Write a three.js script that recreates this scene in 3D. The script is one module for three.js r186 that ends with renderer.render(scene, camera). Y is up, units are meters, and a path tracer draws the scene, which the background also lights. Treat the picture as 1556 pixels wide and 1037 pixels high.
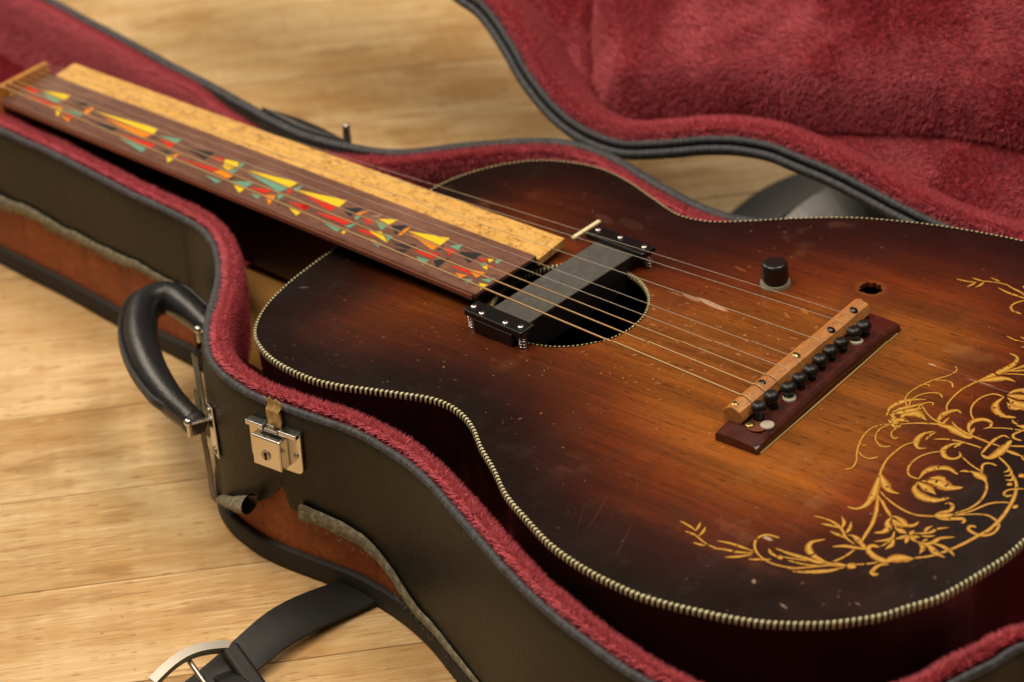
import * as THREE from 'three';
import { mergeGeometries, mergeVertices, toCreasedNormals } from 'three/addons/utils/BufferGeometryUtils.js';
import { RoundedBoxGeometry } from 'three/addons/geometries/RoundedBoxGeometry.js';
import { RectAreaLightUniformsLib } from 'three/addons/lights/RectAreaLightUniformsLib.js';

// ---------------------------------------------------------------- camera, light, exposure
const IW = 1556, IH = 1037, F = 3500;                     // photograph size, focal length in its pixels
const V3 = (x, y, z) => new THREE.Vector3(x, y, z);
function camRot(pitch, roll) {                            // camera axes -> upright axes
  const c = Math.cos(roll), s = Math.sin(roll), cp = Math.cos(pitch), sp = Math.sin(pitch);
  const Z = new THREE.Matrix4().set(c, -s, 0, 0, s, c, 0, 0, 0, 0, 1, 0, 0, 0, 0, 1);
  const X = new THREE.Matrix4().set(1, 0, 0, 0, 0, cp, sp, 0, 0, -sp, cp, 0, 0, 0, 0, 1);
  return X.multiply(Z);
}
const RT = camRot(0.5627, -0.04), RG = camRot(0.5627, -0.1146);   // upright on the table; upright on the guitar's tilted top
const HOLE_CAM = V3(0.03403263, 0.02179259, -1.35908768);         // sound hole as seen from the lens
const TOP_Y = 0.128;                                              // height of the sound hole over the table
const HOLE = V3(0, TOP_Y, 0);
const CAM = HOLE.clone().sub(HOLE_CAM.clone().applyMatrix4(RT));

const scene = new THREE.Scene();
const camera = new THREE.PerspectiveCamera(2 * Math.atan(IH / 2 / F) * 180 / Math.PI, IW / IH, 0.05, 30);
camera.filmGauge = 22.3;
camera.position.copy(CAM);
camera.quaternion.setFromRotationMatrix(RT);
camera.focus = 1.27;
camera.userData.fStop = 4.4;
scene.add(camera);

const renderer = new THREE.WebGLRenderer({ antialias: true });
renderer.toneMapping = THREE.LinearToneMapping;
renderer.toneMappingExposure = 1.0;
renderer.shadowMap.enabled = true;
scene.background = new THREE.Color(0.068, 0.059, 0.05);    // the dim room around
RectAreaLightUniformsLib.init();
function panel(x, y, z, w, h, tx, ty, tz, color, intensity) {     // ceiling lamp: an area light
  const l = new THREE.RectAreaLight(color, intensity, w, h);
  l.position.set(x, y, z); l.lookAt(tx, ty, tz); scene.add(l); return l;
}
panel(-0.85, 2.0, 0.15, 1.3, 0.9, -0.15, 0, 0, 0xffeed6, 9.5);
panel(0.7, 2.1, -0.1, 1.1, 0.8, 0.1, 0, 0, 0xffeed6, 8.0);
panel(-1.9, 1.8, -1.7, 1.3, 0.9, 0, 0, -0.35, 0xffeed6, 8);
panel(1.75, 1.4, -2.5, 1.3, 0.9, 0.15, 0, -0.4, 0xffeed6, 14);

// ---------------------------------------------------------------- helpers
let seed = 12345;
const rnd = () => { seed = (seed * 1664525 + 1013904223) >>> 0; return seed / 4294967296; };
const rr = (a, b) => a + (b - a) * rnd();
const hash = (x, y) => { let h = (x * 374761393 + y * 668265263) | 0; h = Math.imul(h ^ (h >>> 13), 1274126177); return ((h ^ (h >>> 16)) >>> 0) / 4294967296; };
function noise(x, y) {
  const i = Math.floor(x), j = Math.floor(y), f = x - i, g = y - j, u = f * f * (3 - 2 * f), v = g * g * (3 - 2 * g);
  const a = hash(i, j), b = hash(i + 1, j), c = hash(i, j + 1), d = hash(i + 1, j + 1);
  return a + (b - a) * u + (c - a) * v + (a - b - c + d) * u * v;
}
const fbm = (x, y, n = 4) => { let s = 0, a = 0.5; for (let k = 0; k < n; k++) { s += a * noise(x, y); x = x * 2.03 + 17; y = y * 2.03 + 31; a *= 0.5; } return s; };
const sstep = (a, b, x) => { const t = Math.min(1, Math.max(0, (x - a) / (b - a))); return t * t * (3 - 2 * t); };
const mix = (a, b, t) => a + (b - a) * t;
const mixc = (a, b, t) => [mix(a[0], b[0], t), mix(a[1], b[1], t), mix(a[2], b[2], t)];

// a pixel of the photograph -> a point on a plane of the place
const rayOf = (px, py) => V3((px - IW / 2) / F, -(py - IH / 2) / F, -1).applyMatrix4(RT);
function onY(px, py, y) { const d = rayOf(px, py), t = (y - CAM.y) / d.y; return CAM.clone().addScaledVector(d, t); }
function onPlane(px, py, P, N) { const d = rayOf(px, py), t = P.clone().sub(CAM).dot(N) / d.dot(N); return CAM.clone().addScaledVector(d, t); }
const RTI = RT.clone().transpose();
function toPx(P) { const c = P.clone().sub(CAM).applyMatrix4(RTI); return [IW / 2 - F * c.x / c.z, IH / 2 + F * c.y / c.z]; }

const used = {};
function numbered(n) { const k = used[n] = (used[n] ?? -1) + 1; return k ? n + '_' + String(k).padStart(3, '0') : n; }
function mesh(name, geo, mat, parent) {
  const m = new THREE.Mesh(geo, mat); m.castShadow = m.receiveShadow = true;
  m.name = parent === scene ? numbered(name) : name; parent.add(m); return m;
}
function thing(name, label, category) {
  const g = new THREE.Group(); g.name = numbered(name); g.userData = { label, category }; scene.add(g); return g;
}
const box = (w, h, d, x = 0, y = 0, z = 0, r = 0) => {
  const g = r ? new RoundedBoxGeometry(w, h, d, 3, r) : new THREE.BoxGeometry(w, h, d); g.translate(x, y, z); return g;
};
const clean = (g) => { const q = g.index ? g.toNonIndexed() : g; for (const k of Object.keys(q.attributes)) if (!['position', 'normal', 'uv'].includes(k)) q.deleteAttribute(k); return q; };
const merge = (list) => mergeGeometries(list.map(clean));
function std(color, roughness = 0.6, extra = {}) { return new THREE.MeshPhysicalMaterial({ color, roughness, side: THREE.DoubleSide, ...extra }); }

function dataTex(w, h, fn, srgb = true, repeat = false) {       // fn(i, j) -> [r,g,b] 0..255
  const d = new Uint8Array(w * h * 4);
  for (let j = 0, k = 0; j < h; j++) for (let i = 0; i < w; i++, k += 4) {
    const c = fn(i, j); d[k] = Math.max(0, Math.min(255, c[0])); d[k + 1] = Math.max(0, Math.min(255, c[1])); d[k + 2] = Math.max(0, Math.min(255, c[2])); d[k + 3] = 255;
  }
  const t = new THREE.DataTexture(d, w, h, THREE.RGBAFormat);
  t.magFilter = THREE.LinearFilter; t.minFilter = THREE.LinearMipmapLinearFilter; t.generateMipmaps = true;
  if (srgb) t.colorSpace = THREE.SRGBColorSpace;
  if (repeat) t.wrapS = t.wrapT = THREE.RepeatWrapping;
  t.needsUpdate = true; return t;
}
// a strip swept along a path of {x, z, nx, nz}: profile(i, s) gives [[offset outwards, height], ...]
function sweep(path, profile, closed, uvScale = 1) {
  const pos = [], uv = [], idx = []; let s = 0, m = 0;
  const n = path.length, last = closed ? n : n - 1;
  for (let i = 0; i <= last; i++) {
    const p = path[i % n], q = path[(i + n - 1) % n];
    if (i) s += Math.hypot(p.x - q.x, p.z - q.z);
    const pr = profile(i % n, s); m = pr.length; let t = 0;
    pr.forEach(([o, y], k) => {
      if (k) t += Math.hypot(o - pr[k - 1][0], y - pr[k - 1][1]);
      pos.push(p.x + p.nx * o, y, p.z + p.nz * o); uv.push(s * uvScale, t * uvScale);
    });
  }
  for (let i = 0; i < last; i++) for (let k = 0; k < m - 1; k++) {
    const a = i * m + k, b = a + 1, c = a + m, d = c + 1; idx.push(a, c, b, b, c, d);
  }
  const g = new THREE.BufferGeometry();
  g.setAttribute('position', new THREE.Float32BufferAttribute(pos, 3)); g.setAttribute('uv', new THREE.Float32BufferAttribute(uv, 2));
  g.setIndex(idx); g.computeVertexNormals(); return g;
}
const circle = (co, cy, r, n = 10, r2 = r) => Array.from({ length: n + 1 }, (_, k) => [co + r * Math.cos(k / n * 2 * Math.PI), cy + r2 * Math.sin(k / n * 2 * Math.PI)]);
function framed(pts, closed) {                               // [[x,z]] evenly spaced -> path with outward normals (left of travel is inside)
  const n = pts.length;
  return pts.map(([x, z], i) => {
    const a = pts[closed ? (i + n - 1) % n : Math.max(0, i - 1)], b = pts[closed ? (i + 1) % n : Math.min(n - 1, i + 1)];
    let tx = b[0] - a[0], tz = b[1] - a[1]; const l = Math.hypot(tx, tz) || 1; tx /= l; tz /= l;
    return { x, z, tx, tz, nx: -tz, nz: tx };
  });
}
function spline(pts, n, closed) {
  const c = new THREE.CatmullRomCurve3(pts.map(([x, z]) => V3(x, 0, z)), closed, 'centripetal');
  c.arcLengthDivisions = 3000;
  const r = c.getSpacedPoints(n).map((p) => [p.x, p.z]); if (closed) r.pop(); return r;
}
const tube = (pts, r, seg = 60, rad = 8, closed = false) => new THREE.TubeGeometry(new THREE.CatmullRomCurve3(pts, closed, 'centripetal'), seg, r, rad, closed);
function place(g, X, Y, Z, P) { g.matrix.makeBasis(X, Y, Z).setPosition(P); g.matrix.decompose(g.position, g.quaternion, g.scale); return g; }
function inset(pts, d) {                                     // closed polygon moved inwards (pts as framed() walks them)
  return framed(pts, true).map((p) => [p.x - p.nx * d, p.z - p.nz * d]);
}
function plate(pts, y0, y1, holes = []) {                    // flat plate from an xz outline, between two heights
  const s = new THREE.Shape(pts.map(([x, z]) => new THREE.Vector2(x, -z)));
  for (const h of holes) s.holes.push(new THREE.Path(h.map(([x, z]) => new THREE.Vector2(x, -z))));
  const g = new THREE.ExtrudeGeometry(s, { depth: y1 - y0, bevelEnabled: false, steps: 1, curveSegments: 1 });
  g.rotateX(-Math.PI / 2); g.translate(0, y0, 0); return g;
}
function planarUV(g, u0, u1, v0, v1) {
  const p = g.attributes.position, uv = new Float32Array(p.count * 2);
  for (let i = 0; i < p.count; i++) { uv[2 * i] = (p.getX(i) - u0) / (u1 - u0); uv[2 * i + 1] = (p.getZ(i) - v0) / (v1 - v0); }
  g.setAttribute('uv', new THREE.BufferAttribute(uv, 2)); return g;
}

// ---------------------------------------------------------------- tabletop of long boards
{
  const W = 2048, H = 1024;                                  // 1.6 m x 0.4 m of pale hardwood
  const grain = (x, y) => {
    const wob = 0.012 * (fbm(x * 5, y * 14, 3) - 0.5);
    const g1 = fbm(x * 7 + 3, (y + wob) * 170, 4), g2 = noise(x * 20, (y + wob * 0.6) * 1250), g3 = fbm(x * 2.6 + 9, y * 16 + 4, 3), g4 = noise(x * 48 + 5, y * 760 + 3);
    const g5 = noise(x * 40 + 11, (y + wob * 0.4) * 900 + 5), g6 = fbm(x * 12 + 70, y * 34 + 20, 3);
    let c = mixc([202, 168, 118], [222, 192, 146], sstep(0.25, 0.7, g1));
    c = mixc(c, [186, 146, 94], 0.4 * sstep(0.5, 0.72, g3));
    c = mixc(c, [190, 142, 86], 0.4 * sstep(0.56, 0.74, g6));
    c = mixc(c, [158, 120, 76], 0.4 * sstep(0.6, 0.9, g2) * sstep(0.3, 0.6, g1));
    c = mixc(c, [236, 212, 172], 0.32 * sstep(0.62, 0.92, g4));
    c = mixc(c, [164, 122, 76], 0.36 * sstep(0.66, 0.92, g5));
    const bl = fbm(x * 9 + 21, y * 13 + 60, 4), b2 = fbm(x * 17 + 2, y * 42 + 33, 3);
    c = mixc(c, [176, 130, 76], 0.55 * sstep(0.5, 0.68, bl)); c = mixc(c, [152, 112, 70], 0.4 * sstep(0.56, 0.7, b2)); c = mixc(c, [230, 204, 160], 0.45 * sstep(0.42, 0.3, bl));
    const pore = noise(x * 95 + 17, y * 1600 + 8), pq = noise(x * 75 + 57, y * 1100 + 28); c = mixc(c, [138, 100, 62], 0.55 * sstep(0.76, 0.95, pore)); c = mixc(c, [244, 222, 184], 0.4 * sstep(0.78, 0.96, pq));
    const fl = noise(x * 34 + 40, y * 130 + 9); c = mixc(c, [184, 136, 78], 0.35 * sstep(0.83, 0.97, fl));     // medullary flecks
    const kn = noise(x * 170 + 1, y * 330); c = mixc(c, [116, 92, 70], 0.5 * sstep(0.945, 0.99, kn));          // small dents and dirt
    return c;
  };
  const map = dataTex(W, H, (i, j) => {                      // the ends run into each other, so that the figure has no seam
    const x = i / W * 1.6, y = j / H * 0.4, t = sstep(1.4, 1.6, x), q = sstep(0.36, 0.4, y);
    let c = grain(x, y); if (t > 0) c = mixc(c, grain(x - 1.6, y), t);
    if (q > 0) { let e = grain(x, y - 0.4); if (t > 0) e = mixc(e, grain(x - 1.6, y - 0.4), t); c = mixc(c, e, q); }
    return c;
  }, true, true);
  const rough = dataTex(512, 256, (i, j) => { const v = 120 + 80 * fbm(i / 40, j / 12, 4); return [v, v, v]; }, false, true);
  const wood = [[1, 1, 1], [0.95, 0.93, 0.9], [1.0, 0.97, 0.93], [0.92, 0.91, 0.88]].map((t) => { const m = std(0xffffff, 0.85, { map, roughnessMap: rough, specularIntensity: 0.5 }); m.color.setRGB(...t); return m; });
  const top = new THREE.Group(); top.name = 'tabletop'; top.userData = { kind: 'structure' }; scene.add(top);
  const a = onY(0, 907, 0), b = onY(330, 863.6, 0), c = onY(0, 640.5, 0);
  const d = b.clone().sub(a).setY(0).normalize(), q = V3(-d.z, 0, d.x);             // along the boards, across them
  const width = Math.abs(c.clone().sub(a).dot(q)) / 2;
  const len = 3.4, gap = 0.0005;
  place(top, d, V3(0, 1, 0), q, a);
  for (let k = -18; k < 12; k++) {
    const g = new RoundedBoxGeometry(len, 0.02, width - gap, 1, 0.0007);
    const p = g.attributes.position, uv = new Float32Array(p.count * 2), ou = hash(k, 5) * 1.6, ov = hash(k, 9);
    for (let i = 0; i < p.count; i++) { uv[2 * i] = (p.getX(i) + ou) / 1.6; uv[2 * i + 1] = p.getZ(i) / 0.4 + ov; }
    g.setAttribute('uv', new THREE.BufferAttribute(uv, 2));
    const m = mesh('plank', g, wood[Math.floor(hash(k, 3) * 4)], top);
    m.position.set(0.35 + (hash(k, 2) - 0.5) * 0.2, -0.01 + (hash(k, 8) - 0.5) * 0.0003, (k + 0.5) * width);
  }
  const under = mesh('under_board', new THREE.BoxGeometry(3.6, 0.01, 30.2 * width), std(0x6b4a28, 0.9), top);
  under.position.set(0.35, -0.0262, -3 * width);
}

// ---------------------------------------------------------------- the guitar's own frame
const M_G = RT.clone().multiply(RG.clone().transpose());
const AX = 0.7479;
const GU = V3(Math.cos(AX), 0, Math.sin(AX)).applyMatrix4(M_G), GV = V3(-Math.sin(AX), 0, Math.cos(AX)).applyMatrix4(M_G), GN = V3(0, 1, 0).applyMatrix4(M_G);
const guitarPx = (px, py, h = 0) => { const P = onPlane(px, py, HOLE.clone().addScaledVector(GN, h), GN).sub(HOLE); return [P.dot(GU), P.dot(GV)]; };
const guitarPt = (u, h, v) => HOLE.clone().addScaledVector(GU, u).addScaledVector(GN, h).addScaledVector(GV, v);

// ---------------------------------------------------------------- the case
const RIM = 0.114;
const rimNear = [[0, 202.5], [67.5, 233], [135, 266.6], [189, 295], [243, 320.6], [293, 346], [314.4, 367.5], [324, 392.6], [326, 423.5], [320, 454], [310.6, 485], [307.5, 516], [310.6, 543], [324, 566], [347, 585.5], [378, 604.8], [409, 618], [443.7, 630], [482, 643], [529, 660], [594, 696], [640, 733], [681, 779], [726, 831], [768.5, 879], [810.6, 921], [861, 963], [911.7, 1001], [958, 1032], [1050, 1080], [1180, 1112], [1300, 1105], [1400, 1074], [1475, 1035], [1516, 1015], [1556, 991]];
const rimFar = [[82.7, 0], [135, 28.7], [202.5, 64], [270, 101], [337.5, 135], [388, 164], [455.6, 199], [501, 213], [541.7, 222.5], [585.6, 229], [636, 227.6], [686.9, 221.5], [737.5, 216.4], [788, 213], [838.7, 213.7], [880, 219], [920, 231.6], [943, 242], [977, 263], [1017.5, 287], [1068, 312], [1118.8, 329]];
const farHidden = [[0.405, 0.05], [0.41, -0.02], [0.4, -0.09], [0.37, -0.15], [0.325, -0.2], [0.27, -0.232], [0.21, -0.246], [0.15, -0.236], [0.09, -0.208], [0.04, -0.178]];
const xz = (P) => [P.x, P.z];
const caseRaw = (() => {
  const n = rimNear.map(([x, y]) => xz(onY(x, y, RIM))), f = rimFar.map(([x, y]) => xz(onY(x, y, RIM)));
  const ext = (a, b, d) => { const l = Math.hypot(a[0] - b[0], a[1] - b[1]); return [a[0] + (a[0] - b[0]) / l * d, a[1] + (a[1] - b[1]) / l * d]; };
  const n1 = ext(n[0], n[2], 0.1), n2 = ext(n[0], n[2], 0.2), n3 = ext(n[0], n[2], 0.29), f1 = ext(f[0], f[2], 0.08), f2 = ext(f[0], f[2], 0.14);
  const tip = [(n3[0] + f2[0]) / 2 - 0.04, (n3[1] + f2[1]) / 2 - 0.03];
  return [tip, n3, n2, n1, ...n, ...farHidden.map(([u, v]) => xz(guitarPt(u, 0, v))), ...f.reverse(), f1, f2];
})();
const PATH_N = 900;
const casePath = framed(spline(caseRaw, PATH_N, true), true);
// is the normal pointing out? (the near side must face the camera)
{
  let area = 0; casePath.forEach((p, i) => { const q = casePath[(i + 1) % casePath.length]; area += p.x * q.z - q.x * p.z; });
  if (area > 0) casePath.forEach((p) => { p.nx *= -1; p.nz *= -1; });
}
const nearestOnCase = (px, py, y = RIM) => { const P = onY(px, py, y); let b = 0, bd = 1e9; casePath.forEach((p, i) => { const d = Math.hypot(p.x - P.x, p.z - P.z); if (d < bd) { bd = d; b = i; } }); return b; };
const offsetPts = (o) => casePath.map((p) => [p.x + p.nx * o, p.z + p.nz * o]);

const plushTex = dataTex(512, 512, (i, j) => {
  const n = fbm(i / 14, j / 14, 4), m = noise(i / 2.2, j / 2.2), t = 0.6 * n + 0.4 * m;
  return mixc([124, 30, 42], [204, 86, 98], sstep(0.2, 0.8, t));
}, true, true);
const plushBump = dataTex(512, 512, (i, j) => { const v = 255 * (0.5 * fbm(i / 9, j / 9, 4) + 0.5 * noise(i / 2, j / 2)); return [v, v, v]; }, false, true);
const M = {
  plush: std(0xffffff, 1, { map: plushTex, bumpMap: plushBump, bumpScale: 0.002, sheen: 0.6, sheenColor: new THREE.Color(0.5, 0.12, 0.16), sheenRoughness: 0.6, specularIntensity: 0.1 }),
  pile: std(0xcf6570, 0.95, { specularIntensity: 0.15, sheen: 0.3, sheenColor: new THREE.Color(0.6, 0.2, 0.25), sheenRoughness: 0.5 }),
};
const leatherBump = dataTex(512, 512, (i, j) => { const v = 128 + 90 * (fbm(i / 5, j / 5, 3) - 0.5) + 60 * (noise(i / 1.7, j / 1.7) - 0.5); return [v, v, v]; }, false, true);
const coverTex = dataTex(1024, 512, (i, j) => {
  const n = fbm(i / 60, j / 60, 4), m = noise(i / 3, j / 3);
  let c = mixc([24, 24, 18], [36, 35, 27], n); c = mixc(c, [60, 58, 46], 0.45 * sstep(0.6, 0.9, m) * n);
  const scr = noise(i / 90 + 3, j / 2.5); c = mixc(c, [96, 90, 74], 0.4 * sstep(0.88, 0.99, scr)); const sc2 = fbm(i / 26 + 7, j / 20 + 3, 4); c = mixc(c, [74, 70, 56], 0.5 * sstep(0.58, 0.74, sc2) * sstep(0.5, 0.9, m)); return c;
}, true, true);
M.cover = std(0xcfd2cc, 0.46, { map: coverTex, bumpMap: leatherBump, bumpScale: 0.0006, specularIntensity: 0.7 });
M.piping = std(0xffffff, 0.6, { bumpMap: leatherBump, bumpScale: 0.0007, map: dataTex(512, 64, (i, j) => mixc([40, 41, 45], [86, 88, 97], sstep(0.25, 0.8, 0.55 * fbm(i / 5, j / 5, 3) + 0.45 * noise(i / 1.5, j / 1.5))), true, true) });
M.band = std(0x1f1d19, 0.72, { bumpMap: leatherBump, bumpScale: 0.0003 });
M.bare = std(0xffffff, 0.95, { map: dataTex(512, 64, (i, j) => mixc(mixc([26, 24, 16], [52, 48, 34], fbm(i / 8, j / 8, 4)), [120, 96, 66], 0.7 * sstep(0.66, 0.8, fbm(i / 5 + 60, j / 7, 3))), true, true) });
M.leather = std(0xffffff, 0.4, { clearcoat: 0.25, clearcoatRoughness: 0.3, bumpMap: leatherBump, bumpScale: 0.0006, map: dataTex(512, 512, (i, j) => { let c = mixc([18, 18, 22], [32, 32, 36], fbm(i / 30, j / 30, 4)); const cr = noise(i / 26, j / 2.4); return mixc(c, [74, 72, 70], 0.5 * sstep(0.86, 0.98, cr) * noise(i / 9 + 3, j / 9)); }, true, true) });
M.strapLeather = std(0x0d0d0c, 0.56, { bumpMap: leatherBump, bumpScale: 0.00015 });
M.chrome = std(0xd9d8d6, 0.22, { metalness: 1 });
M.satin = std(0xbab5ab, 0.5, { metalness: 0.65 });
M.steel = std(0xa8a49c, 0.34, { metalness: 1 });
const clothTex = dataTex(512, 256, (i, j) => {
  const w = Math.sin(i * 0.9) * 5 + Math.sin(j * 1.3) * 5 - 26 * sstep(0.7, 0.95, noise(i / 3.2, j / 60 + 4)), n = 0.6 * fbm(i / 20, j / 9, 4) + 0.4 * fbm(i / 30, j / 2.2, 3); const c = mixc([98, 92, 74], [152, 145, 122], sstep(0.2, 0.75, n));
  return [c[0] + w, c[1] + w, c[2] + w];
}, true, true);
M.thread = std(0x8f8870, 0.95);
M.cloth = std(0xffffff, 0.95, { map: clothTex });
const sideTex = dataTex(1024, 128, (i, j) => {
  const g = fbm(i / 90, j / 5, 4), h = noise(i / 12, j / 1.6), b = fbm(i / 60 + 40, j / 40, 3);
  let c = mixc([126, 62, 26], [170, 92, 44], g); c = mixc(c, [96, 44, 20], 0.4 * sstep(0.6, 0.9, h)); return mixc(c, [112, 52, 28], 0.6 * sstep(0.5, 0.75, b));
}, true, true);
M.caseWood = std(0xffffff, 0.65, { map: sideTex });

const guitarCase = thing('guitar_case', 'open dark leatherette guitar case with crimson plush lining and torn covering', 'guitar case');
mesh('base_board', plate(offsetPts(-0.001), 0.0012, 0.0075), M.band, guitarCase);
mesh('side_wall', sweep(casePath, () => [[-0.0015, 0.002], [-0.0015, RIM - 0.003], [-0.0065, RIM - 0.003], [-0.0065, 0.004]], true, 6), M.caseWood, guitarCase);
mesh('base_band', sweep(casePath, () => [[0.001, 0.0005], [0.0028, 0.002], [0.0028, 0.0132], [0.0016, 0.0146], [-0.0012, 0.0148]], true, 5), M.band, guitarCase);

// torn lower edge of the covering, read where the photograph shows it
const torn = [[0, 304], [60, 330], [100, 350], [200, 398], [262, 432], [300, 452], [308, 560], [311, 745], [320, 757], [350, 757], [384, 764], [402, 760], [418, 752], [431, 736], [434, 736], [437, 768], [480, 786], [530, 806], [556, 822], [580, 846], [604, 876], [626, 912], [650, 946], [680, 984], [720, 1030], [760, 1085]];
const coverLow = new Float32Array(PATH_N).fill(0.017);
{
  const i0 = nearestOnCase(0, 202), i1 = nearestOnCase(760, 870);
  const tornY = (x) => { for (let k = 0; k < torn.length - 1; k++) if (x >= torn[k][0] && x < torn[k + 1][0]) return mix(torn[k][1], torn[k + 1][1], (x - torn[k][0]) / (torn[k + 1][0] - torn[k][0])); return null; };
  let prev = 0.06;
  const n0 = Math.min(i0, i1), n1 = Math.max(i0, i1);
  for (let i = n0; i <= n1; i++) {
    const p = casePath[i]; let best = null, bd = 9;
    for (let y = 0; y <= RIM; y += 0.0005) { const [a, b] = toPx(V3(p.x, y, p.z)), t = tornY(a); if (t === null) continue; const e = Math.abs(b - t); if (e < bd) { bd = e; best = y; } }
    const back = p.nz < 0.15;                               // the stretch behind the handle faces away from the lens
    let y = best ?? prev; if (back) y = prev;
    y = Math.max(0.0172, Math.min(0.09, y)); prev = y; coverLow[i] = y;
  }
  for (let i = 0; i < n0; i++) coverLow[i] = i > 4 ? coverLow[n0] : 0.017;
  for (let i = 0; i < PATH_N; i++) if (coverLow[i] > 0.0175) coverLow[i] += 0.0016 * (noise(i / 3, 1) - 0.5) + 0.002 * (noise(i / 14, 7) - 0.5);
}
mesh('covering', sweep(casePath, (i) => { const y = coverLow[i]; return [[-0.0012, y], [0.0008, y], [0.0012, mix(y, RIM, 0.3)], [0.0012, mix(y, RIM, 0.7)], [0.0008, RIM - 0.005], [-0.0008, RIM - 0.001]]; }, true, 4), M.cover, guitarCase);
mesh('rim_piping', sweep(casePath, (i) => circle(-0.003, RIM - 0.0005 + 0.0006 * noise(i / 6, 3), mix(0.0036, 0.0023, sstep(-0.3, 0.3, casePath[i].nz)) + 0.0003 * noise(i / 2, 9), 12, 0.0028), true, 12), M.piping, guitarCase);

// rolled, frayed edge where the covering has come away from the wood
function roll(iA, iB, r, name, spiral, rEnd = r) {
  const sub = casePath.slice(iA, iB + 1);
  const g = sweep(sub, (k, s) => {
    const i = iA + k, y = coverLow[i], f = k / sub.length, R = mix(r, rEnd, f) * (0.72 + 0.56 * fbm(i / 6, 4, 3));
    const n = 18, turns = spiral ? 1.35 : 0.86;
    return Array.from({ length: n + 1 }, (_, q) => { const a = Math.PI * 0.95 - q / n * turns * 2 * Math.PI, rad = R * (1 - (spiral ? 0.35 : 0.12) * q / n) + 0.0002 * noise(i * 1.7, q); return [0.0008 + (R + rad * Math.cos(a)) * (spiral ? 1 : 0.42), y + R * 0.3 + rad * Math.sin(a) * (1 + (!spiral && Math.sin(a) < -0.2 ? 0.5 * (fbm(i / 2.2, 11, 3) - 0.35) : 0)) + 0.0006 * (noise(i * 0.9, q * 0.8) - 0.5)]; });
  }, false, 20);
  const roll_ = mesh(name, g, M.cloth, guitarCase), th = [];
  for (let k = 2; k < sub.length - 2; k++) {                 // loose threads along the torn edge
    if (rnd() < 0.35) continue;
    const p = sub[k], i = iA + k, f = k / sub.length, R = mix(r, rEnd, f), y = coverLow[i] - R * rr(0.3, 0.75), o = 0.0012 + R * rr(0.2, 0.9), P = V3(p.x + p.nx * o, y, p.z + p.nz * o), l = rr(0.0015, 0.0045), sx = rr(-1, 1);
    th.push(tube([P, P.clone().add(V3(p.tx * sx * l * 0.4 + p.nx * 0.0006, -l * 0.5, p.tz * sx * l * 0.4 + p.nz * 0.0006)), P.clone().add(V3(p.tx * sx * l, -l, p.tz * sx * l))], 0.00016, 4, 3));
  }
  if (th.length) { const t = mesh('loose_threads', merge(th), M.thread, roll_); t.userData = { kind: 'stuff' }; }
  return roll_;
}
const iFlapA = nearestOnCase(318, 562), iFlapB = nearestOnCase(380, 606), iNotch = nearestOnCase(430, 626), iEnd = nearestOnCase(676, 772), iNeckA = nearestOnCase(0, 203), iNeckB = nearestOnCase(300, 352);
roll(iNeckA - 60, iNeckB, 0.0075, 'frayed_edge', false, 0.0028).userData.label = 'grey frayed torn edge along the neck side';
roll(iFlapA, iFlapB, 0.0034, 'curled_flap', true, 0.0082).userData.label = 'curled grey flap of torn covering below the lock';
roll(iNotch + 2, iEnd + 30, 0.0058, 'frayed_edge', false, 0.0018).userData.label = 'grey frayed torn edge sloping down the body side';
{ // peeled strip hanging at the shoulder corner
  for (const [qx, qy, w, len, cy, out] of [[310, 540, 0.0055, 0.08, 0.05, 0.006], [308, 514, 0.0062, 0.058, 0.0725, 0.005]]) {
  const i = nearestOnCase(qx, qy), p = casePath[i];
  const g = new THREE.PlaneGeometry(w, len, 2, 22), a = g.attributes.position;
  for (let k = 0; k < a.count; k++) { const y = a.getY(k), n = 0.0022 * (fbm(y * 120, 3, 3) - 0.5); a.setXYZ(k, a.getX(k) + n * 1.5, y, 0.003 * Math.sin(a.getX(k) * 400) + n * 2); }
  g.computeVertexNormals();
  const solid = merge([g, g.clone().translate(0, 0, -0.0012)]);
  const m = mesh('peeled_strip', solid, M.cloth, guitarCase); m.position.set(p.x + p.nx * out, cy, p.z + p.nz * out); m.rotation.y = -0.25; m.rotation.z = 0.03;
  }
}

// plush: padded wall with a soft lip, and the pile standing on it
const bareI = [nearestOnCase(575, 228), nearestOnCase(318, 126)].sort((a, b) => a - b);
const bareAt = (i) => i < bareI[0] || i > bareI[1] ? 0 : Math.pow(Math.max(0, Math.sin(Math.PI * (i - bareI[0]) / (bareI[1] - bareI[0]))), 0.7);
const lipProfile = (i, s) => {
  const n = 0.0022 * (fbm(s * 60, 2, 3) - 0.5), b = 0.002 * (fbm(s * 25, 8, 2) - 0.5);
  const w = bareAt(i), top = RIM + 0.0015 - 0.0045 * sstep(0.2, -0.4, casePath[i].nz) - 0.008 * w;    // the lip sits lower along the far side and where it has come away
  return [[-0.0062, top - 0.006], [-0.0072, top], [-0.0088, top + 0.0022 + n], [-0.0115 + b, top + 0.0022 + n], [-0.0138 + b, top - 0.0008 + n], [-0.015 + b, top - 0.006], [-0.0152 + b, RIM - 0.026], [-0.0148, RIM - 0.042], [-0.0145, 0.05], [-0.0145, 0.012]];
};
const lining = mesh('lining', sweep(casePath, lipProfile, true, 8), M.plush, guitarCase);
mesh('lining_floor', plate(offsetPts(-0.008), 0.0085, 0.0125), M.plush, guitarCase);
const hair = (() => { const g = new THREE.ConeGeometry(0.00036, 0.0044, 3, 1, true); g.translate(0, 0.0019, 0); g.deleteAttribute('uv'); return g; })();
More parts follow.
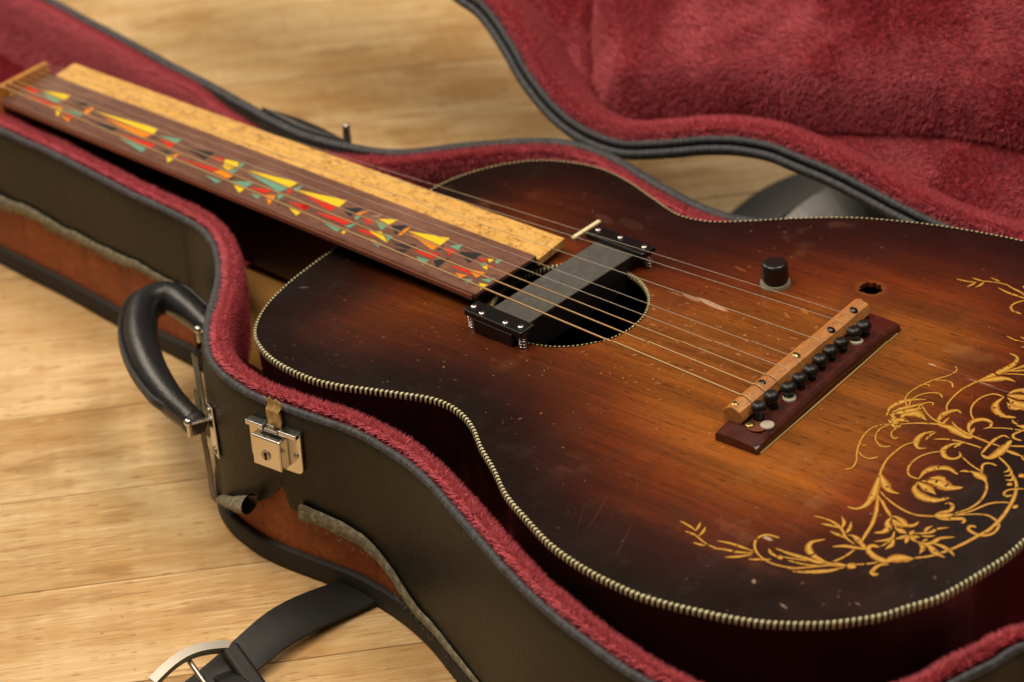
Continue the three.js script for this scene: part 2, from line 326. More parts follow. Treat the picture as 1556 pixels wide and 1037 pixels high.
function pile(spots, name, parent, len = 1) {                // spots: [point, normal, lean]
  const im = new THREE.InstancedMesh(hair, M.pile, spots.length), m = new THREE.Matrix4(), q = new THREE.Quaternion(), c = new THREE.Color(), Y = V3(0, 1, 0);
  spots.forEach(([P, N, k], i) => {
    const d = N.clone().add(V3(rnd() - 0.5, rnd() - 0.5, rnd() - 0.5).multiplyScalar(1.0)); if (k) d.add(k); d.normalize();
    q.setFromUnitVectors(Y, d); const s = len * rr(0.7, 1.3);
    m.compose(P, q, V3(rr(0.8, 1.3), s, rr(0.8, 1.3))); im.setMatrixAt(i, m);
    const t = rnd(); c.setRGB(mix(0.75, 1.15, t), mix(0.7, 1.25, t), mix(0.7, 1.25, t)); im.setColorAt(i, c);
  });
  im.castShadow = im.receiveShadow = true; im.name = name; im.userData = { kind: 'stuff' }; parent.add(im); return im;
}
{
  const spots = [];
  for (let i = 0; i < PATH_N; i++) {
    const p = casePath[i], q = casePath[(i + 1) % PATH_N], s = i * 0.0027, prof = lipProfile(i, s), seg = Math.hypot(q.x - p.x, q.z - p.z);
    const px = toPx(V3(p.x, RIM, p.z)); if (px[0] < -60 || px[0] > IW + 60 || px[1] < -60 || px[1] > IH + 120) continue;
    for (let k = 1; k < 8; k++) {
      const [o0, y0] = prof[k], [o1, y1] = prof[k + 1], L = Math.hypot(o1 - o0, y1 - y0), nn = seg * L * (k < 6 ? 1.9e6 : 0.9e6);
      const cnt = Math.floor(nn) + (rnd() < nn % 1 ? 1 : 0);
      for (let c = 0; c < cnt; c++) {
        const t = rnd(), a = rnd(), o = mix(o0, o1, t), y = mix(y0, y1, t), no = (y1 - y0) / L * 1, ny = -(o1 - o0) / L;
        const X = mix(p.x, q.x, a), Z = mix(p.z, q.z, a), nx = mix(p.nx, q.nx, a), nz = mix(p.nz, q.nz, a);
        spots.push([V3(X + nx * o, y, Z + nz * o), V3(nx * no, ny, nz * no)]);
      }
    }
  }
  pile(spots, 'plush_pile', lining);
}
{ // tan lid of the compartment beside the shoulder
  const poly = [[348, 425], [372, 405], [430, 372], [520, 372], [505, 430], [470, 520], [408, 570], [352, 536]].map(([x, y]) => xz(onY(x, y, 0.062)));
  const t = dataTex(256, 256, (i, j) => { const g = fbm(i / 40, j / 6, 4); return mixc([166, 118, 58], [196, 146, 80], g); });
  const g = planarUV(plate(poly, 0.056, 0.062), -0.4, 0.1, -0.3, 0.2);
  mesh('compartment_lid', g, std(0xffffff, 0.5, { map: t }), guitarCase);
}

// lock
{
  const i = nearestOnCase(420, 622), p = casePath[i];
  const Nn = V3(p.nx, 0, p.nz), T = V3(0, 1, 0).cross(Nn).normalize();
  const lock = new THREE.Group(); lock.name = 'lock'; guitarCase.add(lock);
  place(lock, T, V3(0, 1, 0), Nn, V3(p.x + p.nx * 0.0016, 0.0895, p.z + p.nz * 0.0016));
  const sh = new THREE.Shape(); const w = 0.018, h = 0.0135, r = 0.005;
  sh.moveTo(-w, h); sh.lineTo(-w, -h + r); sh.quadraticCurveTo(-w, -h, -w + r, -h); sh.lineTo(w - r, -h); sh.quadraticCurveTo(w, -h, w, -h + r); sh.lineTo(w, h); sh.closePath();
  const bev = { depth: 0.0012, bevelEnabled: true, bevelSize: 0.0004, bevelThickness: 0.0004, bevelSegments: 2 };
  mesh('lock_plate', new THREE.ExtrudeGeometry(sh, bev), M.chrome, lock);
  mesh('lock_lip', merge([box(0.0125, 0.0032, 0.0065, -0.0118, 0.0135, 0.0022, 0.0008), box(0.0125, 0.0032, 0.0065, 0.0118, 0.0135, 0.0022, 0.0008)]), M.chrome, lock);
  const lb = mesh('lock_box', box(0.0205, 0.0205, 0.0078, -0.001, -0.0002, 0.0055, 0.0011), M.chrome, lock);
  const kh = new THREE.CylinderGeometry(0.0032, 0.0032, 0.0006, 20).rotateX(Math.PI / 2).translate(-0.0012, -0.0015, 0.0097);
  mesh('key_escutcheon', kh, M.steel, lb);
  mesh('keyhole', merge([box(0.0011, 0.004, 0.0006, -0.0012, -0.0022, 0.0101), new THREE.CylinderGeometry(0.001, 0.001, 0.0006, 12).rotateX(Math.PI / 2).translate(-0.0012, -0.0004, 0.0101)]), std(0x0a0908, 0.8), lb);
  mesh('latch_hook', merge([box(0.0095, 0.002, 0.005, 0.0002, 0.0128, 0.003, 0.0006), box(0.004, 0.0035, 0.003, 0.0002, 0.0145, 0.003, 0.0006)]), M.steel, lock);
  for (const [x, y] of [[-0.0152, 0.001], [0.0145, -0.001]]) mesh('rivet', new THREE.SphereGeometry(0.0016, 12, 8).scale(1, 1, 0.5).translate(x, y, 0.0018), M.steel, lock);
  // scrap of bare backing above the lock where the covering is worn through
  const sc = new THREE.PlaneGeometry(0.0098, 0.015, 10, 10), a = sc.attributes.position;
  for (let k = 0; k < a.count; k++) { const x = a.getX(k), y = a.getY(k), top = y > 0.006 ? 0.003 * (noise(x * 900, 2) - 0.3) : 0; a.setXYZ(k, x + 0.0008 * (noise(y * 500, 5) - 0.5), y + top, 0.0012 * noise(x * 400, y * 300) - (y > 0.004 ? 0.0022 : 0)); }
  sc.computeVertexNormals();
  const t = dataTex(128, 128, (i, j) => mixc([150, 118, 70], [212, 184, 132], fbm(i / 14, j / 20, 4)));
  const s2 = mesh('worn_patch', merge([sc, sc.clone().translate(0, 0, -0.001)]), std(0xffffff, 0.9, { map: t }), lock); s2.position.set(0.0005, 0.0222, 0.0012);
  for (let k = 0; k < 1; k++) mesh('worn_thread', merge(Array.from({ length: 9 }, (_, q) => tube([V3(-0.005 + q * 0.0013, 0.0285, -0.001), V3(-0.0052 + q * 0.0013 + rr(-1, 1) * 0.001, 0.0302, 0), V3(-0.005 + q * 0.0013 + rr(-1, 1) * 0.002, 0.0312 + rr(0, 0.002), rr(-1, 1) * 0.001)], 0.00022, 6, 4))), std(0xd8bd86, 0.9), lock);
}
// carrying handle with its two brackets
{
  const handle = new THREE.Group(); handle.name = 'handle'; guitarCase.add(handle);
  const HY = 0.072;
  const pts = [[322, 504], [290, 474], [254, 452], [226, 462], [214, 500], [226, 555], [258, 606], [296, 643]].map(([x, y]) => onY(x, y, HY));
  const c = new THREE.CatmullRomCurve3(pts, false, 'centripetal'), n = 70, pos = [], idx = [], uv = [], m = 20;
  const C0 = pts[0].clone().add(pts[pts.length - 1]).multiplyScalar(0.5);
  const seam = [], flange = [];
  for (let i = 0; i <= n; i++) {
    const t = i / n, P = c.getPointAt(t), T = c.getTangentAt(t), out = V3(T.z, 0, -T.x).normalize(); if (out.dot(P.clone().sub(C0)) < 0) out.negate();
    const f = 0.66 + 0.34 * Math.sin(Math.PI * Math.min(1, Math.max(0, t * 1.02))), ra = 0.0118 * f, rb = 0.0122 * f;
    for (let k = 0; k <= m; k++) { const a = k / m * 2 * Math.PI; const r1 = ra * Math.cos(a) * (Math.cos(a) > 0 ? 1.0 : 0.92), r2 = rb * Math.sin(a); pos.push(P.x + out.x * r1, P.y + r2, P.z + out.z * r1); uv.push(t * 0.6, k / m * 0.3); }
    if (t > 0.02 && t < 0.965) { flange.push(P.clone().addScaledVector(out, ra + 0.0006 - 0.0055 * (sstep(0.84, 0.965, t) + sstep(0.12, 0.02, t)))); seam.push([P.clone().addScaledVector(out, ra * 0.86).add(V3(0, rb * 0.56, 0)), T]); }
  }
  for (let i = 0; i < n; i++) for (let k = 0; k < m; k++) { const a = i * (m + 1) + k; idx.push(a, a + m + 1, a + 1, a + 1, a + m + 1, a + m + 2); }
  const g = new THREE.BufferGeometry(); g.setAttribute('position', new THREE.Float32BufferAttribute(pos, 3)); g.setAttribute('uv', new THREE.Float32BufferAttribute(uv, 2)); g.setIndex(idx); g.computeVertexNormals();
  const ends = [pts[0], pts[pts.length - 1]].map((p) => new THREE.SphereGeometry(0.0077, 18, 12).translate(p.x, p.y, p.z));
  const grip = mesh('grip', merge([g, ...ends]), M.leather, handle);
  mesh('edge_welt', tube(flange, 0.0019, 80, 8), M.leather, grip);
  mesh('edge_welt', tube(flange.map((p) => p.clone().add(V3(0, 0.0036, 0))), 0.0015, 80, 8), M.leather, grip);
  const st = []; seam.forEach(([P, T], i) => { if (i % 1 === 0) { const s = new THREE.CapsuleGeometry(0.00032, 0.0011, 2, 5); s.applyQuaternion(new THREE.Quaternion().setFromUnitVectors(V3(0, 1, 0), T)); s.translate(P.x, P.y, P.z); st.push(s); } });
  const sm = mesh('stitching', merge(st), std(0x0b0b0d, 0.7), grip); sm.userData = { kind: 'stuff' };
  // brackets
  const bracket = (i, P) => {
    const p = casePath[i], Nn = V3(p.nx, 0, p.nz), T = V3(0, 1, 0).cross(Nn).normalize();
    const b = mesh('bracket', box(0.0105, 0.034, 0.0014, 0, 0, 0, 0.0006), M.chrome, handle);
    place(b, T, V3(0, 1, 0), Nn, V3(p.x + p.nx * 0.0024, HY - 0.002, p.z + p.nz * 0.0024)); b.rotateZ(0.12);
    for (const y of [-0.0132, 0.0132]) mesh('screw', new THREE.SphereGeometry(0.0026, 12, 8).scale(1, 1, 0.45).translate(0, y, 0.001), M.steel, b);
    const L = P.clone().sub(V3(p.x, P.y, p.z)), d = L.length();
    mesh('loop', box(0.0036, 0.0014, d, 0, 0.0086, d * 0.5, 0.0005), M.chrome, b);
    mesh('hinge_pin', new THREE.CylinderGeometry(0.0015, 0.0015, 0.009, 14).translate(0, 0.0048, d * 0.96), M.chrome, b);
    mesh('pin_head', new THREE.SphereGeometry(0.0027, 14, 10).translate(0, 0.0095, d * 0.96), M.chrome, b);
  };
  bracket(nearestOnCase(319, 559), pts[pts.length - 1]); bracket(nearestOnCase(325, 430), pts[0]);
}
// leather tab and metal stub on the far rim by the neck
{
  const i0 = nearestOnCase(515, 216), i1 = nearestOnCase(395, 168);
  const sub = casePath.slice(Math.min(i0, i1), Math.max(i0, i1) + 1), n = sub.length;
  const g = sweep(sub, (k) => { const t = k / (n - 1), w = 0.0005 + 0.011 * Math.pow(Math.sin(Math.PI * Math.min(1, 0.04 + t * 0.96)), 0.8); return [[0.001, RIM - 0.004], [0.001, RIM + 0.002], [w * 0.5, RIM + 0.0035], [0.001 + w, RIM + 0.001], [0.001 + w, RIM - 0.003], [0.001, RIM - 0.005]]; }, false, 8);
  mesh('leather_tab', g, M.leather, guitarCase);
  const p = casePath[nearestOnCase(528, 218)];
  const s = mesh('metal_stub', merge([new THREE.CylinderGeometry(0.0026, 0.003, 0.014, 14), new THREE.SphereGeometry(0.0028, 12, 8).translate(0, 0.007, 0)]), M.steel, guitarCase); s.position.set(p.x + p.nx * 0.004, RIM + 0.004, p.z + p.nz * 0.004);
  // lining pulled away from the far rim beside the tab: bare dark wall
  const j0 = nearestOnCase(575, 228), j1 = nearestOnCase(318, 126), s2 = casePath.slice(Math.min(j0, j1), Math.max(j0, j1) + 1), m = s2.length;
  mesh('bare_wall', sweep(s2, (k) => [[-0.0068, RIM - 0.001], [-0.0078 - 0.0015 * noise(k / 4, 5), RIM - 0.006], [-0.0086 - 0.002 * noise(k / 3, 2), RIM - 0.013], [-0.0082, RIM - 0.03]], false, 8), M.bare, guitarCase);
}

// ---------------------------------------------------------------- the lid, propped open behind
{
  const lid = new THREE.Group(); lid.name = 'lid'; guitarCase.add(lid);
  const A = onY(873, 218, RIM), ANG = 0.617, T = 0.85;
  const d = V3(Math.cos(ANG), 0, Math.sin(ANG)), away = V3(Math.sin(ANG), 0, -Math.cos(ANG));
  const B = away.clone().multiplyScalar(Math.cos(T)).add(V3(0, Math.sin(T), 0)), N = d.clone().cross(B).negate(); if (N.y < 0) N.negate();
  // local axes: x along the hinge, y out of the open side, z towards the hinge
  const Zl = B.clone().negate(); place(lid, d, N, Zl, A);
  const lp = (px, py, depth = 0) => { const P = onPlane(px, py, A.clone().addScaledVector(N, -depth), N).sub(A); return [P.dot(d), P.dot(Zl)]; };
  const rim = [[100, -230], [300, -170], [500, -105], [610, -55], [655, -25], [687, 0], [724, 27], [757.6, 74], [791.4, 131.6], [832, 181], [869, 211], [916, 233], [950, 240], [1017.5, 238], [1068, 233.5], [1118.7, 234.6], [1169, 244.7], [1196, 256], [1248.7, 277.8], [1305, 306], [1357, 334], [1430, 368], [1510, 395]].map(([x, y]) => lp(x, y));
  const e = rim[rim.length - 1];
  rim.push([e[0] + 0.04, e[1] + 0.0], [e[0] + 0.1, e[1] - 0.04], [e[0] + 0.13, e[1] - 0.12], [e[0] + 0.12, e[1] - 0.22], [e[0] + 0.07, e[1] - 0.33], [e[0] - 0.02, e[1] - 0.42], [e[0] - 0.12, e[1] - 0.44], [e[0] - 0.24, e[1] - 0.4], [e[0] - 0.34, e[1] - 0.38], [e[0] - 0.42, e[1] - 0.39], [e[0] - 0.5, e[1] - 0.36], [e[0] - 0.56, e[1] - 0.3], [e[0] - 0.66, e[1] - 0.27], [rim[0][0] - 0.05, rim[0][1] - 0.09]);
  const pts = spline(rim, 700, true), path = framed(pts, true);
  let area = 0; path.forEach((p, i) => { const q = path[(i + 1) % path.length]; area += p.x * q.z - q.x * p.z; });
  if (area > 0) path.forEach((p) => { p.nx *= -1; p.nz *= -1; });
  const off = (o) => path.map((p) => [p.x + p.nx * o, p.z + p.nz * o]);
  const D = 0.056;
  mesh('lid_shell', sweep(path, () => [[-0.03, -D], [-0.02, -D + 0.006], [-0.004, -0.014], [0, -0.004], [-0.002, 0], [-0.0055, 0], [-0.0065, -0.01], [-0.02, -D + 0.01], [-0.03, -D + 0.003]], true, 5), M.cover, lid);
  mesh('lid_back', plate(off(-0.029), -D - 0.004, -D), M.cover, lid);
  mesh('rim_piping', sweep(path, () => circle(-0.003, 0, 0.0029, 10), true, 12), M.piping, lid);
  mesh('rim_piping', sweep(path, () => circle(-0.0094, 0.001, 0.0027, 10), true, 12), M.piping, lid);
  const lip = (i, s) => { const n = 0.0015 * (fbm(s * 40, 5, 3) - 0.5); return [[-0.0115, -0.002], [-0.0135, 0.002], [-0.018, 0.0032 + n], [-0.0225, 0.0012 + n], [-0.0255, -0.005], [-0.027, -0.015], [-0.029, -D + 0.008], [-0.034, -D + 0.0045]]; };
  const wall = mesh('lid_lining', sweep(path, lip, true, 8), M.plush, lid);
  // padded floor with its raised cushion
  const crease = [[905, -60], [903, 60], [905, 120], [916, 163], [945, 178], [1050, 181], [1150, 184], [1250, 195], [1340, 197], [1430, 200], [1556, 222], [1700, 250]].map(([x, y]) => lp(x, y, D - 0.01));
  const nx = 230, nz = 170, x0 = -0.12, x1 = 0.52, z0 = -0.42, z1 = 0.02;
  const inside = (poly, x, z) => { let c = false; for (let i = 0, j = poly.length - 1; i < poly.length; j = i++) { const [xi, zi] = poly[i], [xj, zj] = poly[j]; if ((zi > z) !== (zj > z) && x < (xj - xi) * (z - zi) / (zj - zi) + xi) c = !c; } return c; };
  const cush = [...crease, [crease[crease.length - 1][0] + 0.05, -0.45], [crease[0][0], -0.45]];
  const dist = (poly, x, z) => { let b = 9; for (let i = 0; i < poly.length - 1; i++) { const [ax, az] = poly[i], [bx, bz] = poly[i + 1], vx = bx - ax, vz = bz - az, t = Math.max(0, Math.min(1, ((x - ax) * vx + (z - az) * vz) / (vx * vx + vz * vz))); b = Math.min(b, Math.hypot(x - ax - vx * t, z - az - vz * t)); } return b; };
  const inner = off(-0.024);
  const height = (x, z) => {
    const n = 0.006 * (fbm(x * 22, z * 22, 3) - 0.5) + 0.0045 * (fbm(x * 70 + 9, z * 55, 3) - 0.5);
    const inC = inside(cush, x, z), e2 = dist(crease, x, z);
    return -D + 0.009 + n + (inC ? 0.026 * Math.sqrt(sstep(0, 0.034, e2)) : -0.004 * (1 - sstep(0, 0.012, e2)));
  };
  const vid = new Int32Array((nx + 1) * (nz + 1)).fill(-1), pos = [], uv = [], idx = [], H = [];
  for (let j = 0; j <= nz; j++) for (let i = 0; i <= nx; i++) { const x = mix(x0, x1, i / nx), z = mix(z0, z1, j / nz); if (!inside(inner, x, z)) continue; const y = height(x, z); vid[j * (nx + 1) + i] = pos.length / 3; pos.push(x, y, z); uv.push(x * 8, z * 8); }
  for (let j = 0; j < nz; j++) for (let i = 0; i < nx; i++) { const a = vid[j * (nx + 1) + i], b = vid[j * (nx + 1) + i + 1], c = vid[(j + 1) * (nx + 1) + i], e2 = vid[(j + 1) * (nx + 1) + i + 1]; if (a < 0 || b < 0 || c < 0 || e2 < 0) continue; idx.push(a, c, b, b, c, e2); }
  const g = new THREE.BufferGeometry(); g.setAttribute('position', new THREE.Float32BufferAttribute(pos, 3)); g.setAttribute('uv', new THREE.Float32BufferAttribute(uv, 2)); g.setIndex(idx); g.computeVertexNormals();
  const cushion = mesh('lid_cushion', g, M.plush, lid);
  // pile on the lip and on the cushion, as far as the photograph shows them
  const seen = (x, y, z) => { const P = A.clone().addScaledVector(d, x).addScaledVector(N, y).addScaledVector(Zl, z), q = toPx(P); return q[0] > 640 && q[0] < IW + 40 && q[1] > -40 && q[1] < 400; };
  const sp = [];
  for (let i = 0; i < path.length; i++) {
    const p = path[i], q = path[(i + 1) % path.length]; if (!seen(p.x, 0, p.z)) continue;
    const prof = lip(i, i * 0.003), seg = Math.hypot(q.x - p.x, q.z - p.z);
    for (let k = 0; k < 7; k++) { const [o0, y0] = prof[k], [o1, y1] = prof[k + 1], L = Math.hypot(o1 - o0, y1 - y0), nn = seg * L * 1.6e6, cnt = Math.floor(nn) + (rnd() < nn % 1 ? 1 : 0);
      for (let c = 0; c < cnt; c++) { const t = rnd(), a = rnd(), o = mix(o0, o1, t), y = mix(y0, y1, t), no = (y1 - y0) / L, ny = -(o1 - o0) / L; sp.push([V3(mix(p.x, q.x, a) + p.nx * o, y, mix(p.z, q.z, a) + p.nz * o), V3(p.nx * no, ny, p.nz * no)]); } }
  }
  pile(sp, 'plush_pile', wall, 0.8);
  const sc = [], e3 = 0.002;
  for (let k = 0; k < 380000; k++) {
    const x = rr(x0, x1), z = rr(z0, z1); if (!seen(x, -D + 0.02, z)) continue;
    const y = height(x, z); if (!inside(inner, x, z)) continue;
    const n = V3(-(height(x + e3, z) - y) / e3, 1, -(height(x, z + e3) - y) / e3).normalize();
    const w = 3.2 * (fbm(x * 20 + 3, z * 20, 3) - 0.45), w2 = 3.2 * (fbm(x * 20 + 33, z * 20 + 8, 3) - 0.45);   // brushed this way and that
    sc.push([V3(x, y, z), n, V3(w, 0, w2)]);
  }
  pile(sc, 'plush_pile', cushion, 0.95);
}

// ---------------------------------------------------------------- the guitar
const near = [[-170, 22], [-169, 44], [-167, 64], [-163, 84], [-157, 101], [-148, 116], [-139, 125], [-125, 133], [-109, 138], [-93, 140], [-75, 140], [-60, 137], [-42, 131], [-21, 124], [-8, 120], [5, 119], [19, 122], [33, 129], [49, 141], [68, 153], [88, 167], [111, 178], [135, 188], [161, 194], [183, 196], [199, 196], [215, 193.5], [226, 191], [242, 187], [259, 181], [272, 174], [284, 166], [294, 157], [304, 146], [311, 134], [319, 121], [324, 105], [328, 89], [331, 75], [332, 60], [334, 30], [334.5, 0]];
const farS = [[334, -30], [332, -60], [328, -89], [319, -121], [304, -146], [284, -166], [259, -181], [226, -191], [199, -195], [157, -190], [127, -183], [112, -178], [89, -169], [59, -151], [34, -133], [18, -123], [7, -119.5], [-7, -119], [-33, -128], [-60, -138], [-86, -143], [-110, -140], [-131, -131], [-147, -116], [-159, -96], [-165, -78], [-168, -50], [-170, -22]];
const bodyPts = spline([...near, ...farS].map(([u, v]) => [u / 1000, v / 1000]), 720, true);
const bodyPath = framed(bodyPts, true);
{ let area = 0; bodyPath.forEach((p, i) => { const q = bodyPath[(i + 1) % bodyPath.length]; area += p.x * q.z - q.x * p.z; }); if (area > 0) bodyPath.forEach((p) => { p.nx *= -1; p.nz *= -1; }); }
const bodyOff = (o) => bodyPath.map((p) => [p.x + p.nx * o, p.z + p.nz * o]);

const guitar = thing('acoustic_guitar', 'sunburst acoustic lap guitar with gold scrollwork and coloured triangle inlays lying in the case', 'guitar');
place(guitar, GU, GN, GV, HOLE);

// soundboard: sunburst stain over mahogany, worn lacquer
const TU0 = -0.18, TU1 = 0.345, TV0 = -0.205, TV1 = 0.205;
const edgeGrid = (() => { const nx = 106, nz = 84, a = new Float32Array(nx * nz); for (let j = 0; j < nz; j++) for (let i = 0; i < nx; i++) { const x = mix(TU0, TU1, i / (nx - 1)), z = mix(TV0, TV1, j / (nz - 1)); let b = 9; for (let k = 0; k < bodyPts.length; k += 3) { const q = bodyPts[k], e = (q[0] - x) ** 2 + (q[1] - z) ** 2; if (e < b) b = e; } a[j * nx + i] = Math.sqrt(b); } return (u, v) => { const fx = Math.min(nx - 1.001, Math.max(0, u * (nx - 1))), fz = Math.min(nz - 1.001, Math.max(0, v * (nz - 1))), i = fx | 0, j = fz | 0, p = fx - i, q = fz - j; return mix(mix(a[j * nx + i], a[j * nx + i + 1], p), mix(a[(j + 1) * nx + i], a[(j + 1) * nx + i + 1], p), q); }; })();
const marks = [];                                            // dents, dust and scratches: [u, v, length, width, angle, strength, colour]
{
  for (let k = 0; k < 420; k++) marks.push([rr(TU0, TU1), rr(TV0, TV1), rr(0.0004, 0.0014), rr(0.0003, 0.0006), rr(0, 3.1), rr(0.25, 0.8), rnd() < 0.7 ? [178, 150, 124] : [120, 84, 60]]);
  for (let k = 0; k < 70; k++) { const a = rr(0.02, 0.13), t = rr(0, 6.28); marks.push([0.06 + a * Math.cos(t), 0.03 + a * 0.7 * Math.sin(t), rr(0.0004, 0.0016), rr(0.0003, 0.0007), rr(0, 3.1), rr(0.4, 0.9), [190, 150, 110]]); }
  for (let k = 0; k < 60; k++) marks.push([rr(TU0, TU1), rr(TV0, TV1), rr(0.004, 0.018), rr(0.0002, 0.0003), rr(-0.7, 0.7) + (rnd() < 0.5 ? 1.2 : 0), rr(0.1, 0.4), [160, 120, 92]]);
  const at = (px, py, len, w, ang, s, c) => { const [u, v] = guitarPx(px, py); marks.push([u, v, len, w, ang, s, c]); };
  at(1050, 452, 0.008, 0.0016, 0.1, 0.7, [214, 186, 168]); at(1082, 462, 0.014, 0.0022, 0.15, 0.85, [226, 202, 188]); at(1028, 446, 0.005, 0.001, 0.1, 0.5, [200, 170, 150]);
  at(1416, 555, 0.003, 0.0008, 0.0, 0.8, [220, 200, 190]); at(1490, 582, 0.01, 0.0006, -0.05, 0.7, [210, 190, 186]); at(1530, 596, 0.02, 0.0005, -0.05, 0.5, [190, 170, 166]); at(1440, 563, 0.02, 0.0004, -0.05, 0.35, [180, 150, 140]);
  at(1145, 884, 0.002, 0.0012, 0.8, 0.9, [206, 186, 160]); at(1190, 921, 0.003, 0.0008, 0.3, 0.8, [196, 180, 160]); at(1303, 918, 0.002, 0.0006, 0.2, 0.7, [180, 164, 150]); at(1420, 878, 0.0018, 0.0008, 1, 0.6, [170, 130, 110]); at(1250, 919, 0.0016, 0.0006, 1.4, 0.5, [160, 120, 100]);
  at(462, 436, 0.004, 0.0008, -0.6, 0.7, [150, 140, 136]); at(1222, 472, 0.004, 0.0018, 0.5, 0.7, [196, 128, 66]); at(1195, 478, 0.004, 0.0012, 0.6, 0.6, [196, 128, 66]); at(1125, 408, 0.006, 0.001, 0.2, 0.6, [176, 110, 62]);
  for (let k = 0; k < 90; k++) { const a = rr(0, 6.28), q = rr(0.3, 1); at(1060 + 190 * q * Math.cos(a), 520 + 80 * q * Math.sin(a), rr(0.0005, 0.002), rr(0.0004, 0.001), rr(0, 3.1), rr(0.3, 0.75), [196, 158, 122]); }
  for (let k = 0; k < 60; k++) at(rr(440, 700), rr(500, 600), rr(0.0004, 0.0012), rr(0.0003, 0.0007), rr(0, 3.1), rr(0.15, 0.5), [150, 128, 112]);
  at(1323, 438, 0.0105, 0.0095, 0, 0.5, [150, 96, 60]);
  at(1165, 818, 0.004, 0.0014, 0.1, 0.9, [222, 206, 190]); at(918, 332, 0.01, 0.004, 0.3, 0.2, [170, 130, 120]); at(960, 340, 0.012, 0.005, 0.2, 0.18, [160, 120, 110]);
}
const topTex = (() => {
  const W = 2048, H = 1600, buf = new Float32Array(W * H * 3);
  for (let j = 0; j < H; j++) for (let i = 0; i < W; i++) {
    const u = mix(TU0, TU1, i / W), v = mix(TV0, TV1, j / H), d = edgeGrid(i / W, j / H);
    const wv = 0.004 * (fbm(u * 9, v * 9, 2) - 0.5), fig = fbm(u * 6 + 4, (v + wv) * 90, 4), fine = noise(u * 30, (v + wv) * 900), por = noise(u * 130 + 7, v * 1700);
    const band = noise(u * 3 + 2, (v + wv) * 38 + 7);
    const wob = 0.012 * (fbm(u * 16, v * 16, 3) - 0.5) + 0.006 * (fbm(u * 8, v * 90, 2) - 0.5);
    const tail = sstep(0.19, 0.33, u) * 0.028, t = d + wob - tail;
    let c = mixc([29, 15, 12], [60, 25, 15], sstep(0.004, 0.043, t));
    c = mixc(c, [114, 48, 18], sstep(0.03, 0.075, t)); c = mixc(c, [152, 86, 31], sstep(0.06, 0.118, t));
    const k = 0.78 + 0.42 * (fig - 0.25) + 0.14 * (band - 0.5) + 0.14 * (fine - 0.5) + 0.1 * (noise(u * 420, v * 1900) - 0.5);
    c = [c[0] * k, c[1] * k, c[2] * k]; const pr = 0.42 * sstep(0.76, 0.96, por); c = mixc(c, [40, 20, 12], pr);
    const rub = fbm(u * 70 + 12, v * 70, 4), rubW = sstep(0.5, 0.66, fbm(u * 13 + 5, v * 15 + 2, 3));               // rubbed and dusty patches of old lacquer
    c = mixc(c, [158, 118, 84], 0.3 * rubW * sstep(0.5, 0.72, rub)); const mot = fbm(u * 26 + 31, v * 30, 3); c = mixc(c, [66, 34, 20], 0.28 * sstep(0.52, 0.7, mot));
    const crk = noise(u * 12 + 9, v * 1500 + 3); c = mixc(c, [46, 24, 14], 0.3 * sstep(0.9, 0.99, crk));
    const q = (j * W + i) * 3; buf[q] = c[0]; buf[q + 1] = c[1]; buf[q + 2] = c[2];
  }
  const su = W / (TU1 - TU0), sv = H / (TV1 - TV0);
  for (const [u, v, L, w, a, s, col] of marks) {
    const ci = (u - TU0) * su, cj = (v - TV0) * sv, R = Math.ceil(L * su) + 2, ca = Math.cos(a), sa = Math.sin(a);
    for (let j = Math.max(0, Math.floor(cj - R)); j < Math.min(H, cj + R); j++) for (let i = Math.max(0, Math.floor(ci - R)); i < Math.min(W, ci + R); i++) {
      const x = (i - ci) / su, y = (j - cj) / sv, p = (x * ca + y * sa) / L, q = (-x * sa + y * ca) / w, e = p * p + q * q; if (e > 1) continue;
      const k = s * Math.min(1, (1 - e) * 2) * (0.45 + 0.55 * noise(i / 1.7, j / 1.7)), o = (j * W + i) * 3;
      for (let b = 0; b < 3; b++) buf[o + b] = mix(buf[o + b], col[b], k);
    }
  }
  return dataTex(W, H, (i, j) => { const q = (j * W + i) * 3; return [buf[q], buf[q + 1], buf[q + 2]]; });
})();
const topRough = dataTex(1024, 800, (i, j) => { const v = 70 + 70 * fbm(i / 50, j / 50, 4) + 40 * sstep(0.55, 0.8, fbm(i / 16 + 5, j / 22, 3)) + 20 * noise(i / 2, j / 2); return [v, v, v]; }, false);
const topBump = dataTex(1024, 800, (i, j) => { const v = 128 + 70 * (noise(i / 14, j / 1.6) - 0.5) + 60 * (fbm(i / 30, j / 30, 3) - 0.5); return [v, v, v]; }, false);
const jack = Array.from({ length: 22 }, (_, k) => { const a = -k / 22 * 2 * Math.PI, [u, v] = guitarPx(1323, 438), r = 1 + 0.35 * (hash(k, 77) - 0.5); return [u + 0.0074 * r * Math.cos(a), v + 0.0064 * r * Math.sin(a)]; });
const ring = (r, n) => Array.from({ length: n }, (_, k) => [r * Math.cos(-k / n * 2 * Math.PI), r * Math.sin(-k / n * 2 * Math.PI)]);
const HR = 0.0465;
M.lacquer = std(0xffffff, 0.8, { map: topTex, roughnessMap: topRough, bumpMap: topBump, bumpScale: 0.00008, clearcoat: 0.3, clearcoatRoughness: 0.16, specularIntensity: 0.45 });
mesh('soundboard', planarUV(plate(bodyOff(-0.0012), -0.003, 0, [ring(HR, 80), jack]), TU0, TU1, TV0, TV1), M.lacquer, guitar);
const sideG = dataTex(1024, 256, (i, j) => { const g = fbm(i / 60, j / 4, 4); return mixc([16, 8, 6], [44, 18, 11], g * g); }, true, true);
M.sides = std(0xffffff, 0.24, { map: sideG, clearcoat: 0.5, clearcoatRoughness: 0.12 });
const bodyDepth = (x) => -(0.096 + (x + 0.17) * 0.047);
